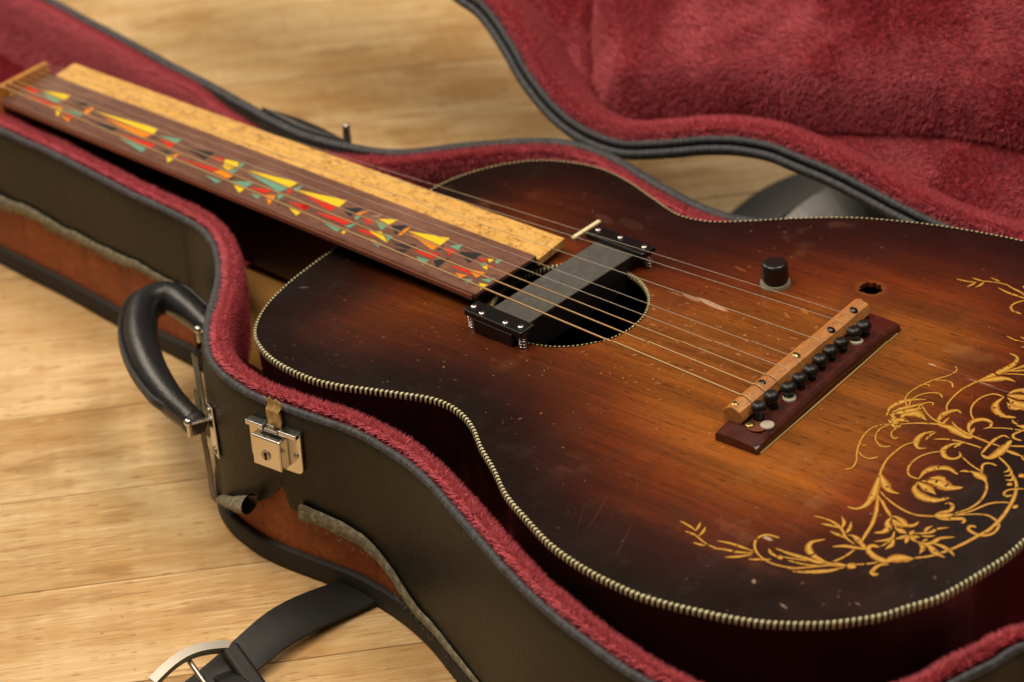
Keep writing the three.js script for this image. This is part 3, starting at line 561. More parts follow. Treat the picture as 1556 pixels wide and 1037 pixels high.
mesh('body_side', sweep(bodyPath, (i) => { const b = bodyDepth(bodyPath[i].x); return [[-0.0008, -0.004], [-0.0008, -0.03], [-0.0008, -0.06], [-0.0008, b]]; }, true, 5), M.sides, guitar);
{
  const g = plate(bodyOff(-0.001), -0.003, 0), p = g.attributes.position; for (let i = 0; i < p.count; i++) p.setY(i, p.getY(i) + bodyDepth(p.getX(i)) + 0.0005); g.computeVertexNormals();
  mesh('back', g, M.sides, guitar);
  const pin = plate(bodyOff(-0.006).filter((_, i) => i % 3 === 0), -0.0005, 0); const q = pin.attributes.position; for (let i = 0; i < q.count; i++) q.setY(i, q.getY(i) + bodyDepth(q.getX(i)) + 0.004); 
  mesh('inner_back', pin, std(0x5a3416, 0.8), guitar);
}
M.ivory = std(0xcfc598, 0.4, { clearcoat: 0.3 }); M.black = std(0x0b0a0a, 0.32);
// rope binding: black strip with pale blocks, round the body and round the sound hole
function rope(path, name, pitch, tall, deep, parent, slant) {
  const base = mesh(name, sweep(path, () => [[-deep, 0.00025], [-0.0002, 0.00025], [0.0004, -0.0003], [0.0004, -tall], [-0.0006, -tall - 0.0002]], true, 5), M.black, parent);
  const out = []; let s = 0, next = 0;
  for (let i = 0; i < path.length; i++) {
    const p = path[i], q = path[(i + 1) % path.length], L = Math.hypot(q.x - p.x, q.z - p.z);
    while (next < s + L) {
      const a = (next - s) / L, x = mix(p.x, q.x, a), z = mix(p.z, q.z, a), nx = mix(p.nx, q.nx, a), nz = mix(p.nz, q.nz, a), tx = nz, tz = -nx, w = pitch * 0.225 * (0.9 + 0.2 * rnd()), k = slant * pitch;
      const v = []; const put = (o, y, t) => v.push(x + nx * o + tx * t, y, z + nz * o + tz * t);
      // top face, bevel, outer face, as a strip of 4 rows x 2
      const rows = [[-deep + 0.0002, 0.0005, k], [-0.0003, 0.00055, 0], [0.0007, -0.0003, -k * 0.3], [0.0007, -tall + 0.0002, -k], [-0.0004, -tall, -k]];
      rows.forEach(([o, y, t]) => { put(o, y, t - w); put(o, y, t + w); });
      const g = new THREE.BufferGeometry(); g.setAttribute('position', new THREE.Float32BufferAttribute(v, 3)); const id = []; for (let r = 0; r < 4; r++) { const e = r * 2; id.push(e, e + 2, e + 1, e + 1, e + 2, e + 3); } g.setIndex(id); g.computeVertexNormals();
      out.push(g.toNonIndexed()); next += pitch;
    }
    s += L;
  }
  const m = mesh('rope_blocks', mergeGeometries(out), M.ivory, base); m.userData = { kind: 'stuff' }; return base;
}
rope(bodyPath, 'binding', 0.0031, 0.0036, 0.0015, guitar, 0.16);
const holePath = framed(ring(HR, 160), true).map((p) => ({ ...p, nx: -p.x / HR, nz: -p.z / HR }));
rope(holePath, 'rosette', 0.0026, 0.0028, 0.0012, guitar, 0.2);

// painted gold scrollwork: strokes traced on the near half, mirrored over the centre line
{
  const crop = { E: [1260, 520, 3.703], Fq: [1380, 680, 5.761], G: [1200, 760, 5.985], H: [1380, 540, 6.483], I: [1020, 760, 2.903] };
  const S = [];                                              // [crop, mirrored, points, w0, wm, w1]
  const add = (c, m, list) => list.forEach(([p, a, b, e]) => S.push([c, m, p, a, b, e]));
  add('E', 0, [
    [[[320, 420], [340, 375], [390, 345], [450, 330], [545, 325]], 6, 34, 6], [[[350, 400], [400, 378], [460, 365], [520, 350]], 10, 30, 4], [[[398, 440], [420, 412], [480, 402], [548, 445]], 10, 66, 4],
    [[[350, 405], [365, 440], [385, 482], [402, 462]], 20, 40, 10], [[[330, 440], [350, 462], [375, 492]], 10, 26, 6], [[[335, 415], [400, 398], [470, 385], [530, 372]], 12, 40, 8], [[[350, 445], [400, 440], [450, 452]], 16, 34, 8], [[[400, 465], [480, 460], [560, 462], [640, 470], [700, 490]], 8, 14, 30], [[[520, 360], [545, 400], [580, 435], [640, 465]], 8, 12, 16]]);
  add('H', 0, [
    [[[300, 700], [400, 715], [500, 765], [590, 815], [640, 805]], 34, 104, 40], [[[645, 815], [740, 850], [830, 880], [920, 910]], 20, 24, 20],
    [[[1000, 830], [940, 800], [870, 825], [790, 895], [715, 980]], 20, 34, 20], [[[715, 985], [780, 1018], [860, 985], [960, 900], [1010, 845]], 30, 84, 40], [[[950, 940], [1030, 970], [1110, 1000]], 22, 44, 24], [[[1105, 1000], [1170, 1030], [1250, 1070]], 40, 90, 20]]);
  add('E', 1, [
    [[[345, 465], [270, 475], [215, 505], [175, 560], [155, 620], [150, 680], [120, 715], [78, 720]], 6, 10, 9], [[[340, 470], [290, 490], [260, 530], [268, 570], [300, 592], [345, 590]], 5, 9, 14], [[[385, 485], [355, 505], [348, 530], [365, 548], [387, 540]], 6, 10, 14],
    [[[165, 560], [185, 585], [212, 583]], 4, 6, 10], [[[160, 615], [185, 645], [225, 660], [275, 650]], 5, 8, 15],
    [[[590, 505], [530, 520], [490, 560], [500, 600], [545, 600]], 8, 34, 12], [[[540, 555], [570, 525], [600, 510]], 6, 16, 6],
    [[[490, 565], [430, 580], [370, 620], [320, 670], [285, 740]], 8, 12, 15], [[[295, 710], [270, 800], [245, 870], [200, 925], [150, 942], [100, 930]], 10, 40, 14], [[[285, 740], [312, 800], [340, 840], [392, 857]], 10, 48, 12],
    [[[275, 860], [262, 930], [250, 990], [235, 1037]], 12, 13, 13], [[[275, 870], [310, 930], [345, 980]], 10, 13, 14], [[[285, 845], [330, 890], [400, 940], [480, 975], [595, 985]], 9, 13, 12],
    [[[760, 572], [690, 580], [642, 608], [650, 648], [695, 662], [735, 645], [730, 622]], 8, 30, 10], [[[700, 600], [720, 585], [745, 575]], 6, 20, 6], [[[640, 618], [560, 630], [490, 660], [445, 710], [450, 755], [500, 775]], 8, 12, 13],
    [[[500, 778], [540, 732], [600, 712], [670, 717], [722, 750]], 10, 42, 18], [[[498, 790], [478, 828], [520, 872], [590, 893], [672, 880]], 10, 52, 20], [[[515, 785], [600, 792], [680, 822], [750, 822]], 10, 74, 20], [[[560, 768], [630, 770], [660, 800]], 8, 36, 6], [[[495, 790], [550, 825], [600, 862]], 14, 50, 10],
    [[[742, 645], [790, 690], [850, 730]], 8, 10, 12], [[[790, 728], [830, 748], [868, 772], [880, 795]], 8, 50, 12], [[[855, 745], [865, 692], [900, 685], [940, 700]], 12, 15, 14], [[[732, 733], [760, 729], [790, 736]], 5, 18, 4]]);
  add('H', 1, [[[[245, 835], [380, 835], [540, 865], [720, 920]], 20, 24, 20]]);
  add('Fq', 1, [
    [[[225, 600], [290, 575], [365, 560], [385, 520], [360, 495], [318, 502]], 16, 34, 18], [[[230, 610], [300, 632], [400, 630], [470, 632], [492, 662], [462, 668]], 20, 40, 30], [[[222, 600], [300, 605], [395, 592]], 20, 74, 22],
    [[[400, 582], [520, 545], [620, 480], [680, 380], [680, 300]], 14, 20, 20], [[[400, 600], [550, 560], [700, 500], [800, 485], [890, 490]], 12, 20, 18], [[[420, 600], [560, 590], [690, 600], [770, 650], [790, 690], [750, 750], [690, 775], [620, 775], [550, 745], [520, 715], [550, 692], [592, 705]], 12, 22, 30],
    [[[790, 90], [870, 170], [920, 260], [945, 340], [925, 440], [880, 530], [800, 640], [700, 730], [600, 785], [480, 850], [340, 910], [200, 955], [50, 975]], 20, 30, 22],
    [[[885, 175], [875, 210], [832, 225]], 8, 24, 8], [[[900, 205], [895, 248], [838, 255]], 8, 26, 8], [[[915, 245], [908, 292], [846, 292]], 8, 28, 8], [[[1014, 370], [930, 372], [860, 385], [835, 415], [870, 435], [902, 422]], 12, 18, 30],
    [[[915, 540], [935, 525], [955, 515]], 30, 44, 30], [[[860, 335], [885, 330], [910, 326]], 26, 46, 26], [[[962, 262], [990, 255], [1020, 248]], 30, 52, 30]]);
  add('G', 1, [
    [[[800, 0], [785, 120], [740, 240], [690, 320], [650, 390]], 26, 32, 26], [[[680, 450], [620, 370], [570, 330], [525, 325]], 12, 48, 16], [[[690, 455], [600, 440], [500, 425], [385, 430]], 20, 38, 8], [[[590, 410], [510, 350], [480, 290], [440, 240], [380, 200], [300, 170], [210, 150]], 14, 26, 10],
    [[[460, 260], [380, 240], [280, 220]], 10, 30, 6], [[[470, 270], [490, 210], [470, 155]], 10, 30, 5], [[[490, 320], [540, 270], [555, 205]], 10, 30, 5], [[[500, 350], [430, 320], [365, 290]], 12, 34, 10], [[[590, 455], [500, 520], [390, 570]], 16, 20, 20], [[[640, 385], [665, 420], [690, 455]], 20, 40, 20],
    [[[830, 0], [870, 80], [915, 150]], 24, 28, 34], [[[900, 155], [960, 160], [1020, 195], [1060, 240], [1130, 235], [1168, 205]], 16, 52, 24], [[[920, 165], [885, 215], [900, 260], [850, 298], [765, 305]], 20, 60, 26], [[[930, 180], [968, 220], [960, 262]], 20, 60, 10], [[[960, 200], [1010, 238], [1055, 250]], 20, 54, 14],
    [[[955, 262], [1020, 290], [1060, 310]], 20, 54, 24], [[[1085, 325], [1108, 300], [1130, 282]], 14, 42, 10], [[[1090, 330], [1120, 360], [1152, 390]], 14, 40, 10], [[[1080, 330], [1065, 365], [1050, 402]], 14, 46, 12], [[[1075, 325], [1020, 345], [955, 362]], 14, 40, 12], [[[1100, 325], [1140, 340], [1185, 345]], 14, 36, 10],
    [[[950, 290], [930, 350], [880, 370], [765, 385]], 10, 28, 12], [[[940, 340], [880, 400], [820, 430]], 8, 18, 14], [[[940, 360], [930, 410], [868, 455]], 8, 40, 6],
    [[[1130, 310], [1200, 310], [1280, 300], [1340, 270], [1440, 258]], 12, 32, 16], [[[1220, 305], [1245, 265], [1295, 242]], 8, 30, 6], [[[1190, 330], [1260, 335], [1320, 330]], 10, 24, 8], [[[1150, 380], [1210, 400], [1290, 395], [1360, 355], [1500, 342]], 12, 40, 8], [[[1290, 400], [1370, 420], [1450, 465], [1495, 515]], 10, 36, 12], [[[1200, 400], [1270, 430], [1330, 490], [1410, 530]], 12, 54, 10], [[[1170, 400], [1210, 440], [1178, 495]], 8, 40, 5], [[[1200, 385], [1252, 360]], 10, 22, 5],
    [[[1125, 540], [1050, 560], [960, 550], [860, 560], [800, 540], [740, 500], [710, 455], [740, 420], [812, 435]], 24, 58, 34], [[[1122, 540], [1020, 535], [920, 550], [845, 580]], 30, 92, 20], [[[900, 592], [820, 598], [760, 640], [750, 680], [802, 680]], 18, 30, 46], [[[800, 575], [700, 588], [590, 595]], 18, 20, 20], [[[525, 590], [560, 605], [598, 620]], 50, 74, 50],
    [[[525, 600], [440, 595], [360, 590], [300, 600]], 20, 54, 20], [[[380, 590], [300, 560], [200, 500], [165, 440], [195, 390], [322, 362]], 10, 54, 18], [[[480, 610], [400, 590], [250, 570], [130, 530], [-10, 482]], 10, 36, 16], [[[500, 615], [380, 645], [250, 658], [100, 660], [20, 655]], 12, 46, 16], [[[400, 600], [250, 605], [100, 585], [-20, 555]], 10, 18, 14], [[[350, 602], [200, 615], [80, 628], [-20, 632]], 10, 18, 16]]);
  add('I', 1, [
    [[[620, 297], [540, 302], [450, 285], [390, 250], [367, 210], [378, 172], [420, 156], [476, 170]], 8, 9, 13], [[[600, 272], [540, 262], [485, 254]], 6, 8, 8], [[[468, 258], [480, 256], [492, 254]], 18, 26, 18], [[[600, 268], [520, 240], [458, 216]], 4, 14, 4], [[[472, 258], [440, 238], [428, 218]], 6, 14, 6],
    [[[368, 230], [320, 215], [260, 195], [200, 183]], 6, 14, 5], [[[368, 236], [290, 232], [230, 220], [180, 215]], 6, 13, 5], [[[355, 242], [300, 252], [235, 255]], 6, 14, 5], [[[200, 215], [160, 200], [120, 170], [95, 148]], 6, 8, 6], [[[105, 136], [75, 115], [38, 95]], 5, 11, 3], [[[105, 140], [120, 120], [128, 102]], 4, 12, 3], [[[120, 162], [140, 142], [150, 122]], 4, 12, 3], [[[150, 205], [120, 198], [96, 190]], 4, 11, 3], [[[110, 160], [85, 150], [60, 140]], 4, 11, 3], [[[440, 265], [390, 266], [338, 265]], 6, 13, 4]]);
  const pos = [], col = [], idx = [], cA = new THREE.Color(0x74400c), cB = new THREE.Color(0xc08424), cC = new THREE.Color(0xdcb458), cD = new THREE.Color(0x945812);
  let lift = 0;
  const stroke = (line, ws, flip) => {
    const c = new THREE.CatmullRomCurve3(line.map(([u, v]) => V3(u, 0, v)), false, 'centripetal'), L = c.getLength(), n = Math.max(6, Math.ceil(L / 0.0012)), base = pos.length / 3, y = 0.00012 + (lift++ % 24) * 0.000006;
    for (let i = 0; i <= n; i++) {
      const t = i / n, P = c.getPointAt(t), T = c.getTangentAt(t), nx = -T.z * flip, nz = T.x * flip; let w = t < 0.5 ? mix(ws[0], ws[1], sstep(0, 0.5, t)) : mix(ws[1], ws[2], sstep(0.5, 1, t));
      w *= 0.5 * (0.9 + 0.22 * noise(t * L * 900, lift)); if (i === 0 || i === n) w *= 0.35; else if (i === 1 || i === n - 1) w *= 0.8;
      const j = 0.16 * (noise(t * L * 700 + 40, lift + 9) - 0.5);
      [[-1, cA], [-0.5 + j, cB], [0.2 + j, cC], [0.62, cB], [1, cD]].forEach(([k, cc]) => { pos.push(P.x + nx * w * k, y, P.z + nz * w * k); const s = 0.62 + 0.6 * fbm(t * L * 900, lift * 3.1 + k * 1.7, 2); col.push(cc.r * s, cc.g * s, cc.b * s); });
    }
    for (let i = 0; i < n; i++) for (let k = 0; k < 4; k++) { const a = base + i * 5 + k; if (hash(i * 7 + k, lift) < 0.035 || (i > 1 && hash(i, lift * 3) < 0.012)) continue; if (flip > 0) idx.push(a, a + 1, a + 5, a + 1, a + 6, a + 5); else idx.push(a, a + 5, a + 1, a + 1, a + 5, a + 6); }
  };
  for (const [c, m, p, a, b, e] of S) {
    const [ox, oy, s] = crop[c], line = p.map(([x, y]) => guitarPx(ox + x / s, oy + y / s, 0)), ws = [a, b, e].map((w) => Math.max(0.0011, w / s / 2750 * 1.18));
    stroke(line, ws, 1); if (m) stroke(line.map(([u, v]) => [u, -v]), ws, -1);
  }
  const g = new THREE.BufferGeometry(); g.setAttribute('position', new THREE.Float32BufferAttribute(pos, 3)); g.setAttribute('color', new THREE.Float32BufferAttribute(col, 3)); g.setIndex(idx); g.computeVertexNormals();
  const nn = g.attributes.normal; for (let i = 0; i < nn.count; i++) nn.setXYZ(i, 0, 1, 0);
  const m = mesh('painted_scrollwork', g, std(0xffffff, 0.38, { vertexColors: true, clearcoat: 0.2, clearcoatRoughness: 0.3 }), guitar);
  m.userData = { label: 'gold and ochre scrolling leaves and flowers painted on the lower bout' };
}

// neck: brown inlaid board beside a pale scratched board, both on a dark neck that rises a little towards the nut
const neckH = (u, h) => h + Math.max(0, -u - 0.04) * 0.025;
const NK = Math.atan(0.025), neckN = GN.clone().multiplyScalar(Math.cos(NK)).addScaledVector(GU, Math.sin(NK));
const neckPx = (px, py, h) => { const P = onPlane(px, py, guitarPt(-0.04, h, 0), neckN).sub(HOLE); return V3(P.dot(GU), P.dot(GN), P.dot(GV)); };
const BH = 0.0125, MH = 0.0098;
function slab(q, t0, t1) {                                  // four corners (u, v) -> slab between two heights over the soundboard plane of the neck
  const v = []; const P = q.map(([u, w]) => [V3(u, neckH(u, t1), w), V3(u, neckH(u, t0), w)]);
  const pos = [], uv = [], quad = (a, b, c, d) => [[a, b, c], [a, c, d]].forEach((t) => t.forEach((p) => { pos.push(p.x, p.y, p.z); uv.push(p.x, p.z); }));
  quad(P[0][0], P[1][0], P[2][0], P[3][0]); quad(P[3][1], P[2][1], P[1][1], P[0][1]);
  for (let k = 0; k < 4; k++) { const a = P[k], b = P[(k + 1) % 4]; quad(a[0], a[1], b[1], b[0]); }
  const g = new THREE.BufferGeometry(); g.setAttribute('position', new THREE.Float32BufferAttribute(pos, 3)); g.setAttribute('uv', new THREE.Float32BufferAttribute(uv, 2)); g.computeVertexNormals(); return g;
}
const e2 = (p) => [p.x, p.z];
const extend = (a, b, t) => [mix(a[0], b[0], t), mix(a[1], b[1], t)];
const bNearT = e2(neckPx(722, 447, BH)), bNearN = e2(neckPx(0, 150, BH)), bFarT = e2(neckPx(815, 389, BH)), bFarN = e2(neckPx(77, 112, BH));
const bNearN2 = extend(bNearT, bNearN, (bNearT[0] - bFarN[0]) / (bNearT[0] - bNearN[0]));
const mFarT = e2(neckPx(858, 362, MH)), mFarN = e2(neckPx(113, 96, MH)), mNearT = e2(neckPx(818, 394, MH)), mNearN = [mFarN[0] + 0.004, bFarN[1] + 0.0];
const rosewood = dataTex(1024, 128, (i, j) => { const g = fbm(i / 60, j / 4, 4), h = noise(i / 14, j / 1.4), b = fbm(i / 120 + 8, j / 20, 3); let c = mixc([100, 66, 54], [140, 100, 84], g); c = mixc(c, [74, 44, 36], 0.4 * sstep(0.6, 0.9, h)); return mixc(c, [150, 114, 98], 0.4 * sstep(0.5, 0.75, b)); }, true, true);
rosewood.repeat.set(3, 9);
const maple = dataTex(2048, 128, (i, j) => {
  const g = fbm(i / 70, j / 7, 4), w = fbm(i / 9, j / 5, 3), r = fbm(i / 26 + 50, j / 12, 3); let c = mixc([216, 164, 84], [240, 198, 118], g);
  const sq = Math.abs(fbm(i / 26 + 3, j / 13 + 9, 3) - 0.45); c = mixc(c, [160, 104, 42], 0.45 * sstep(0.45, 0.62, w) * sstep(0.32, 0.5, r)); c = mixc(c, [92, 60, 28], 0.7 * sstep(0.03, 0.006, sq) * sstep(0.4, 0.52, r)); c = mixc(c, [170, 140, 110], 0.4 * sstep(0.55, 0.7, fbm(i / 18 + 90, j / 9, 3))); const f = noise(i / 20, j / 1.1); return mixc(c, [188, 124, 50], 0.35 * sstep(0.8, 0.96, f)); }, true, true);
maple.repeat.set(2, 30);
M.rosewood = std(0xffffff, 0.45, { map: rosewood, clearcoat: 0.15, clearcoatRoughness: 0.35 });
M.maple = std(0xffffff, 0.42, { map: maple, clearcoat: 0.2, clearcoatRoughness: 0.3 });
M.ebony = std(0x12100e, 0.4);
M.neck = std(0x24100a, 0.35, { clearcoat: 0.3, clearcoatRoughness: 0.2 });
const board = mesh('inlaid_board', slab([bNearT, bFarT, bFarN, bNearN2], BH - 0.0022, BH), M.rosewood, guitar);
{ // black core and reddish edge strip under the near edge of the board
  const sh = (p, d) => [p[0], p[1] + d];
  mesh('board_core', slab([[bNearT[0] - 0.0006, bNearT[1] - 0.003], [bFarT[0] - 0.0006, bFarT[1] + 0.0004], bFarN, sh(bNearN2, -0.003)], MH - 0.0055, BH - 0.0022), M.ebony, guitar);
  mesh('edge_strip', slab([[bNearT[0] - 0.002, bNearT[1] + 0.0016], sh([bNearT[0] - 0.002, bNearT[1]], 0.0001), sh(bNearN2, 0.0001), sh(bNearN2, 0.0016)], BH - 0.0036, BH - 0.0008), std(0x7a4836, 0.4, { clearcoat: 0.2 }), guitar);
}
mesh('pale_board', slab([mNearT, mFarT, mFarN, mNearN], MH - 0.0046, MH), M.maple, guitar);
{
  const v0 = (u) => mix(bNearT[1], bNearN2[1], (u - bNearT[0]) / (bNearN2[0] - bNearT[0])) - 0.014, v1 = (u) => mix(mFarT[1], mFarN[1], (u - mFarT[0]) / (mFarN[0] - mFarT[0])) + 0.012;
  mesh('neck', slab([[-0.05, v0(-0.05)], [-0.05, v1(-0.05)], [bNearN2[0], v1(bNearN2[0])], [bNearN2[0], v0(bNearN2[0])]].map((p) => p), 0.0004, 0.0046), M.neck, guitar);
  // deep square part between body and nut
  const g = slab([[-0.168, v0(-0.168)], [-0.168, v1(-0.168)], [bNearN2[0] + 0.002, v1(-0.5)], [bNearN2[0] + 0.002, v0(-0.5)]], -0.05, 0.0002); mesh('neck_block', g, M.neck, guitar);
  const hs = slab([[bNearN2[0] - 0.002, v0(-0.5) - 0.004], [bNearN2[0] - 0.002, v1(-0.5) + 0.006], [bNearN2[0] - 0.17, v1(-0.5) + 0.012], [bNearN2[0] - 0.17, v0(-0.5)]], -0.016, -0.001), p = hs.attributes.position;
  for (let i = 0; i < p.count; i++) p.setY(i, p.getY(i) - 0.28 * Math.max(0, bNearN2[0] - p.getX(i))); hs.computeVertexNormals(); mesh('headstock', hs, M.neck, guitar);
}
{ // raised nut plate
  const a = [bFarN[0] - 0.0005, bFarN[1] - 0.0005], b = [bNearN2[0] - 0.0005, bNearN2[1]];
  mesh('nut', slab([b, a, [a[0] - 0.0045, a[1]], [b[0] - 0.0045, b[1]]], 0.0, BH + 0.0082), std(0xffffff, 0.5, { map: maple.clone(), color: 0xd9b890 }), guitar);
}
// triangle inlays
{
  const CR = { A: [0, 80], B: [240, 180], C: [460, 270], D: [640, 300] };
  const IN = {
    Y: std(0xf2cf2a, 0.4), O: std(0xee8f1c, 0.4), R: std(0xd8301c, 0.4), G: std(0x6fa48c, 0.45), K: std(0x2a2a2c, 0.45), W: std(0x9a7a6c, 0.45),
  };
  const T = [
    ['A', 'Y', 65, 350, 110, 330, 140, 350, 95, 385], ['A', 'R', 215, 295, 360, 345, 300, 378], ['A', 'Y', 365, 340, 650, 385, 580, 435], ['A', 'G', 385, 360, 566, 435, 490, 458], ['A', 'R', 250, 385, 495, 470, 400, 470], ['A', 'O', 445, 474, 570, 493, 500, 515], ['A', 'Y', 512, 520, 572, 502, 520, 590], ['A', 'K', 610, 430, 800, 465, 740, 500], ['A', 'G', 580, 512, 765, 550, 735, 575], ['A', 'O', 765, 530, 845, 490, 855, 512, 782, 568], ['A', 'R', 570, 545, 690, 585, 645, 600], ['A', 'O', 548, 565, 640, 604, 630, 635],
    ['A', 'Y', 880, 535, 1440, 690, 1395, 742], ['A', 'O', 940, 585, 1388, 742, 1300, 775], ['A', 'K', 770, 620, 1080, 680, 1000, 725], ['A', 'R', 1090, 735, 1420, 835, 1370, 865], ['A', 'G', 1080, 762, 1330, 868, 1290, 905], ['A', 'K', 1460, 725, 1430, 770, 1370, 780],
    ['B', 'G', 20, 155, 220, 190, 170, 222], ['B', 'R', 20, 186, 158, 230, 105, 270], ['B', 'K', 230, 250, 520, 310, 420, 375], ['B', 'K', 0, 285, 120, 300, 60, 340], ['B', 'Y', 80, 352, 130, 332, 140, 368, 90, 400], ['B', 'O', 138, 328, 205, 320, 148, 362], ['B', 'R', 190, 358, 560, 462, 490, 478], ['B', 'O', 500, 484, 570, 466, 690, 520, 630, 545], ['B', 'G', 430, 510, 580, 570, 530, 585],
    ['B', 'R', 500, 345, 605, 366, 560, 402], ['B', 'Y', 614, 368, 735, 398, 722, 450, 600, 420], ['B', 'G', 740, 408, 800, 405, 738, 452], ['B', 'Y', 575, 425, 690, 452, 632, 465], ['B', 'G', 628, 470, 740, 458, 680, 495], ['B', 'K', 722, 510, 660, 562, 588, 582], ['B', 'Y', 820, 468, 1280, 580, 1200, 624], ['B', 'G', 808, 482, 1185, 635, 1100, 668], ['B', 'G', 650, 565, 880, 580, 800, 628], ['B', 'Y', 690, 600, 788, 640, 740, 675], ['B', 'R', 830, 620, 1045, 650, 970, 685], ['B', 'G', 850, 680, 935, 705, 900, 728], ['B', 'O', 980, 690, 1078, 698, 1010, 785], ['B', 'G', 1088, 690, 1160, 692, 1090, 742], ['B', 'R', 1172, 650, 1222, 640, 1200, 690], ['B', 'G', 1228, 640, 1320, 605, 1270, 655], ['B', 'K', 1222, 715, 1130, 772, 1078, 792], ['B', 'R', 1190, 758, 1400, 790, 1330, 832], ['B', 'Y', 1188, 800, 1312, 842, 1260, 882],
    ['C', 'Y', -60, 106, 405, 205, 325, 268], ['C', 'R', 10, 150, 315, 272, 245, 298], ['C', 'K', 350, 275, 560, 270, 430, 350], ['C', 'O', 482, 325, 625, 290, 495, 345], ['C', 'G', 475, 352, 540, 342, 480, 388], ['C', 'R', 550, 350, 650, 385, 590, 422], ['C', 'W', 610, 345, 740, 330, 680, 365], ['C', 'R', 100, 310, 460, 385, 390, 430], ['C', 'R', -30, 236, 78, 258, 25, 292], ['C', 'G', 130, 365, 360, 455, 310, 490], ['C', 'G', 380, 438, 515, 405, 425, 455], ['C', 'Y', 350, 495, 412, 460, 375, 510],
    ['C', 'Y', 690, 374, 872, 378, 785, 425], ['C', 'G', 662, 385, 778, 432, 715, 475], ['C', 'K', 810, 430, 960, 430, 840, 512], ['C', 'O', 860, 525, 925, 470, 985, 445, 905, 518], ['C', 'R', 480, 460, 590, 480, 690, 548, 560, 500], ['C', 'Y', 602, 480, 720, 490, 770, 590, 705, 550], ['C', 'G', 745, 508, 822, 530, 772, 582], ['C', 'Y', 560, 540, 675, 578, 632, 588], ['C', 'G', 640, 592, 722, 594, 690, 628], ['C', 'K', 820, 595, 1040, 605, 960, 645], ['C', 'K', 830, 640, 950, 652, 900, 708],
    ['C', 'Y', 960, 483, 1340, 548, 1250, 612], ['C', 'O', 980, 508, 1242, 618, 1180, 656], ['C', 'R', 1000, 653, 1250, 690, 1170, 735], ['C', 'G', 1030, 712, 1148, 748, 1095, 796], ['C', 'K', 1290, 603, 1260, 648, 1215, 660], ['C', 'G', 1340, 618, 1460, 603, 1410, 655], ['C', 'R', 1285, 628, 1390, 660, 1330, 706], ['C', 'K', 1190, 748, 1335, 730, 1215, 822], ['C', 'O', 1240, 842, 1385, 745, 1285, 815],
    ['D', 'K', 345, 488, 560, 505, 430, 597], ['D', 'R', 260, 618, 410, 642, 470, 708], ['D', 'O', 425, 645, 588, 682, 500, 728], ['D', 'O', 300, 680, 420, 706, 360, 728], ['D', 'G', 360, 735, 472, 745, 420, 782], ['D', 'R', 520, 550, 600, 560, 580, 584], ['D', 'Y', 604, 555, 665, 562, 620, 590], ['D', 'G', 668, 572, 742, 560, 690, 606], ['D', 'G', 528, 600, 598, 590, 560, 628], ['D', 'Y', 558, 632, 604, 604, 600, 656], ['D', 'R', 614, 610, 662, 622, 622, 645], ['D', 'G', 545, 742, 680, 730, 612, 772], ['D', 'Y', 528, 775, 608, 790, 540, 832],
  ];
  for (const [c, k, ...n] of T) {
    const q = []; for (let i = 0; i < n.length; i += 2) q.push(neckPx(CR[c][0] + n[i] / 5.985, CR[c][1] + n[i + 1] / 5.985, BH + 0.0002));
    const pos = []; const up = (p, d) => V3(p.x, p.y + d, p.z);
    for (let i = 1; i < q.length - 1; i++) [q[0], q[i], q[i + 1]].forEach((p) => pos.push(p.x, p.y, p.z));
    for (let i = 0; i < q.length; i++) { const a = q[i], b = q[(i + 1) % q.length], a2 = up(a, -0.0006), b2 = up(b, -0.0006);[a, a2, b, b, a2, b2].forEach((p) => pos.push(p.x, p.y, p.z)); }
    const g = new THREE.BufferGeometry(); g.setAttribute('position', new THREE.Float32BufferAttribute(pos, 3)); g.computeVertexNormals();
    mesh('inlay', g, IN[k], board);
  }
}

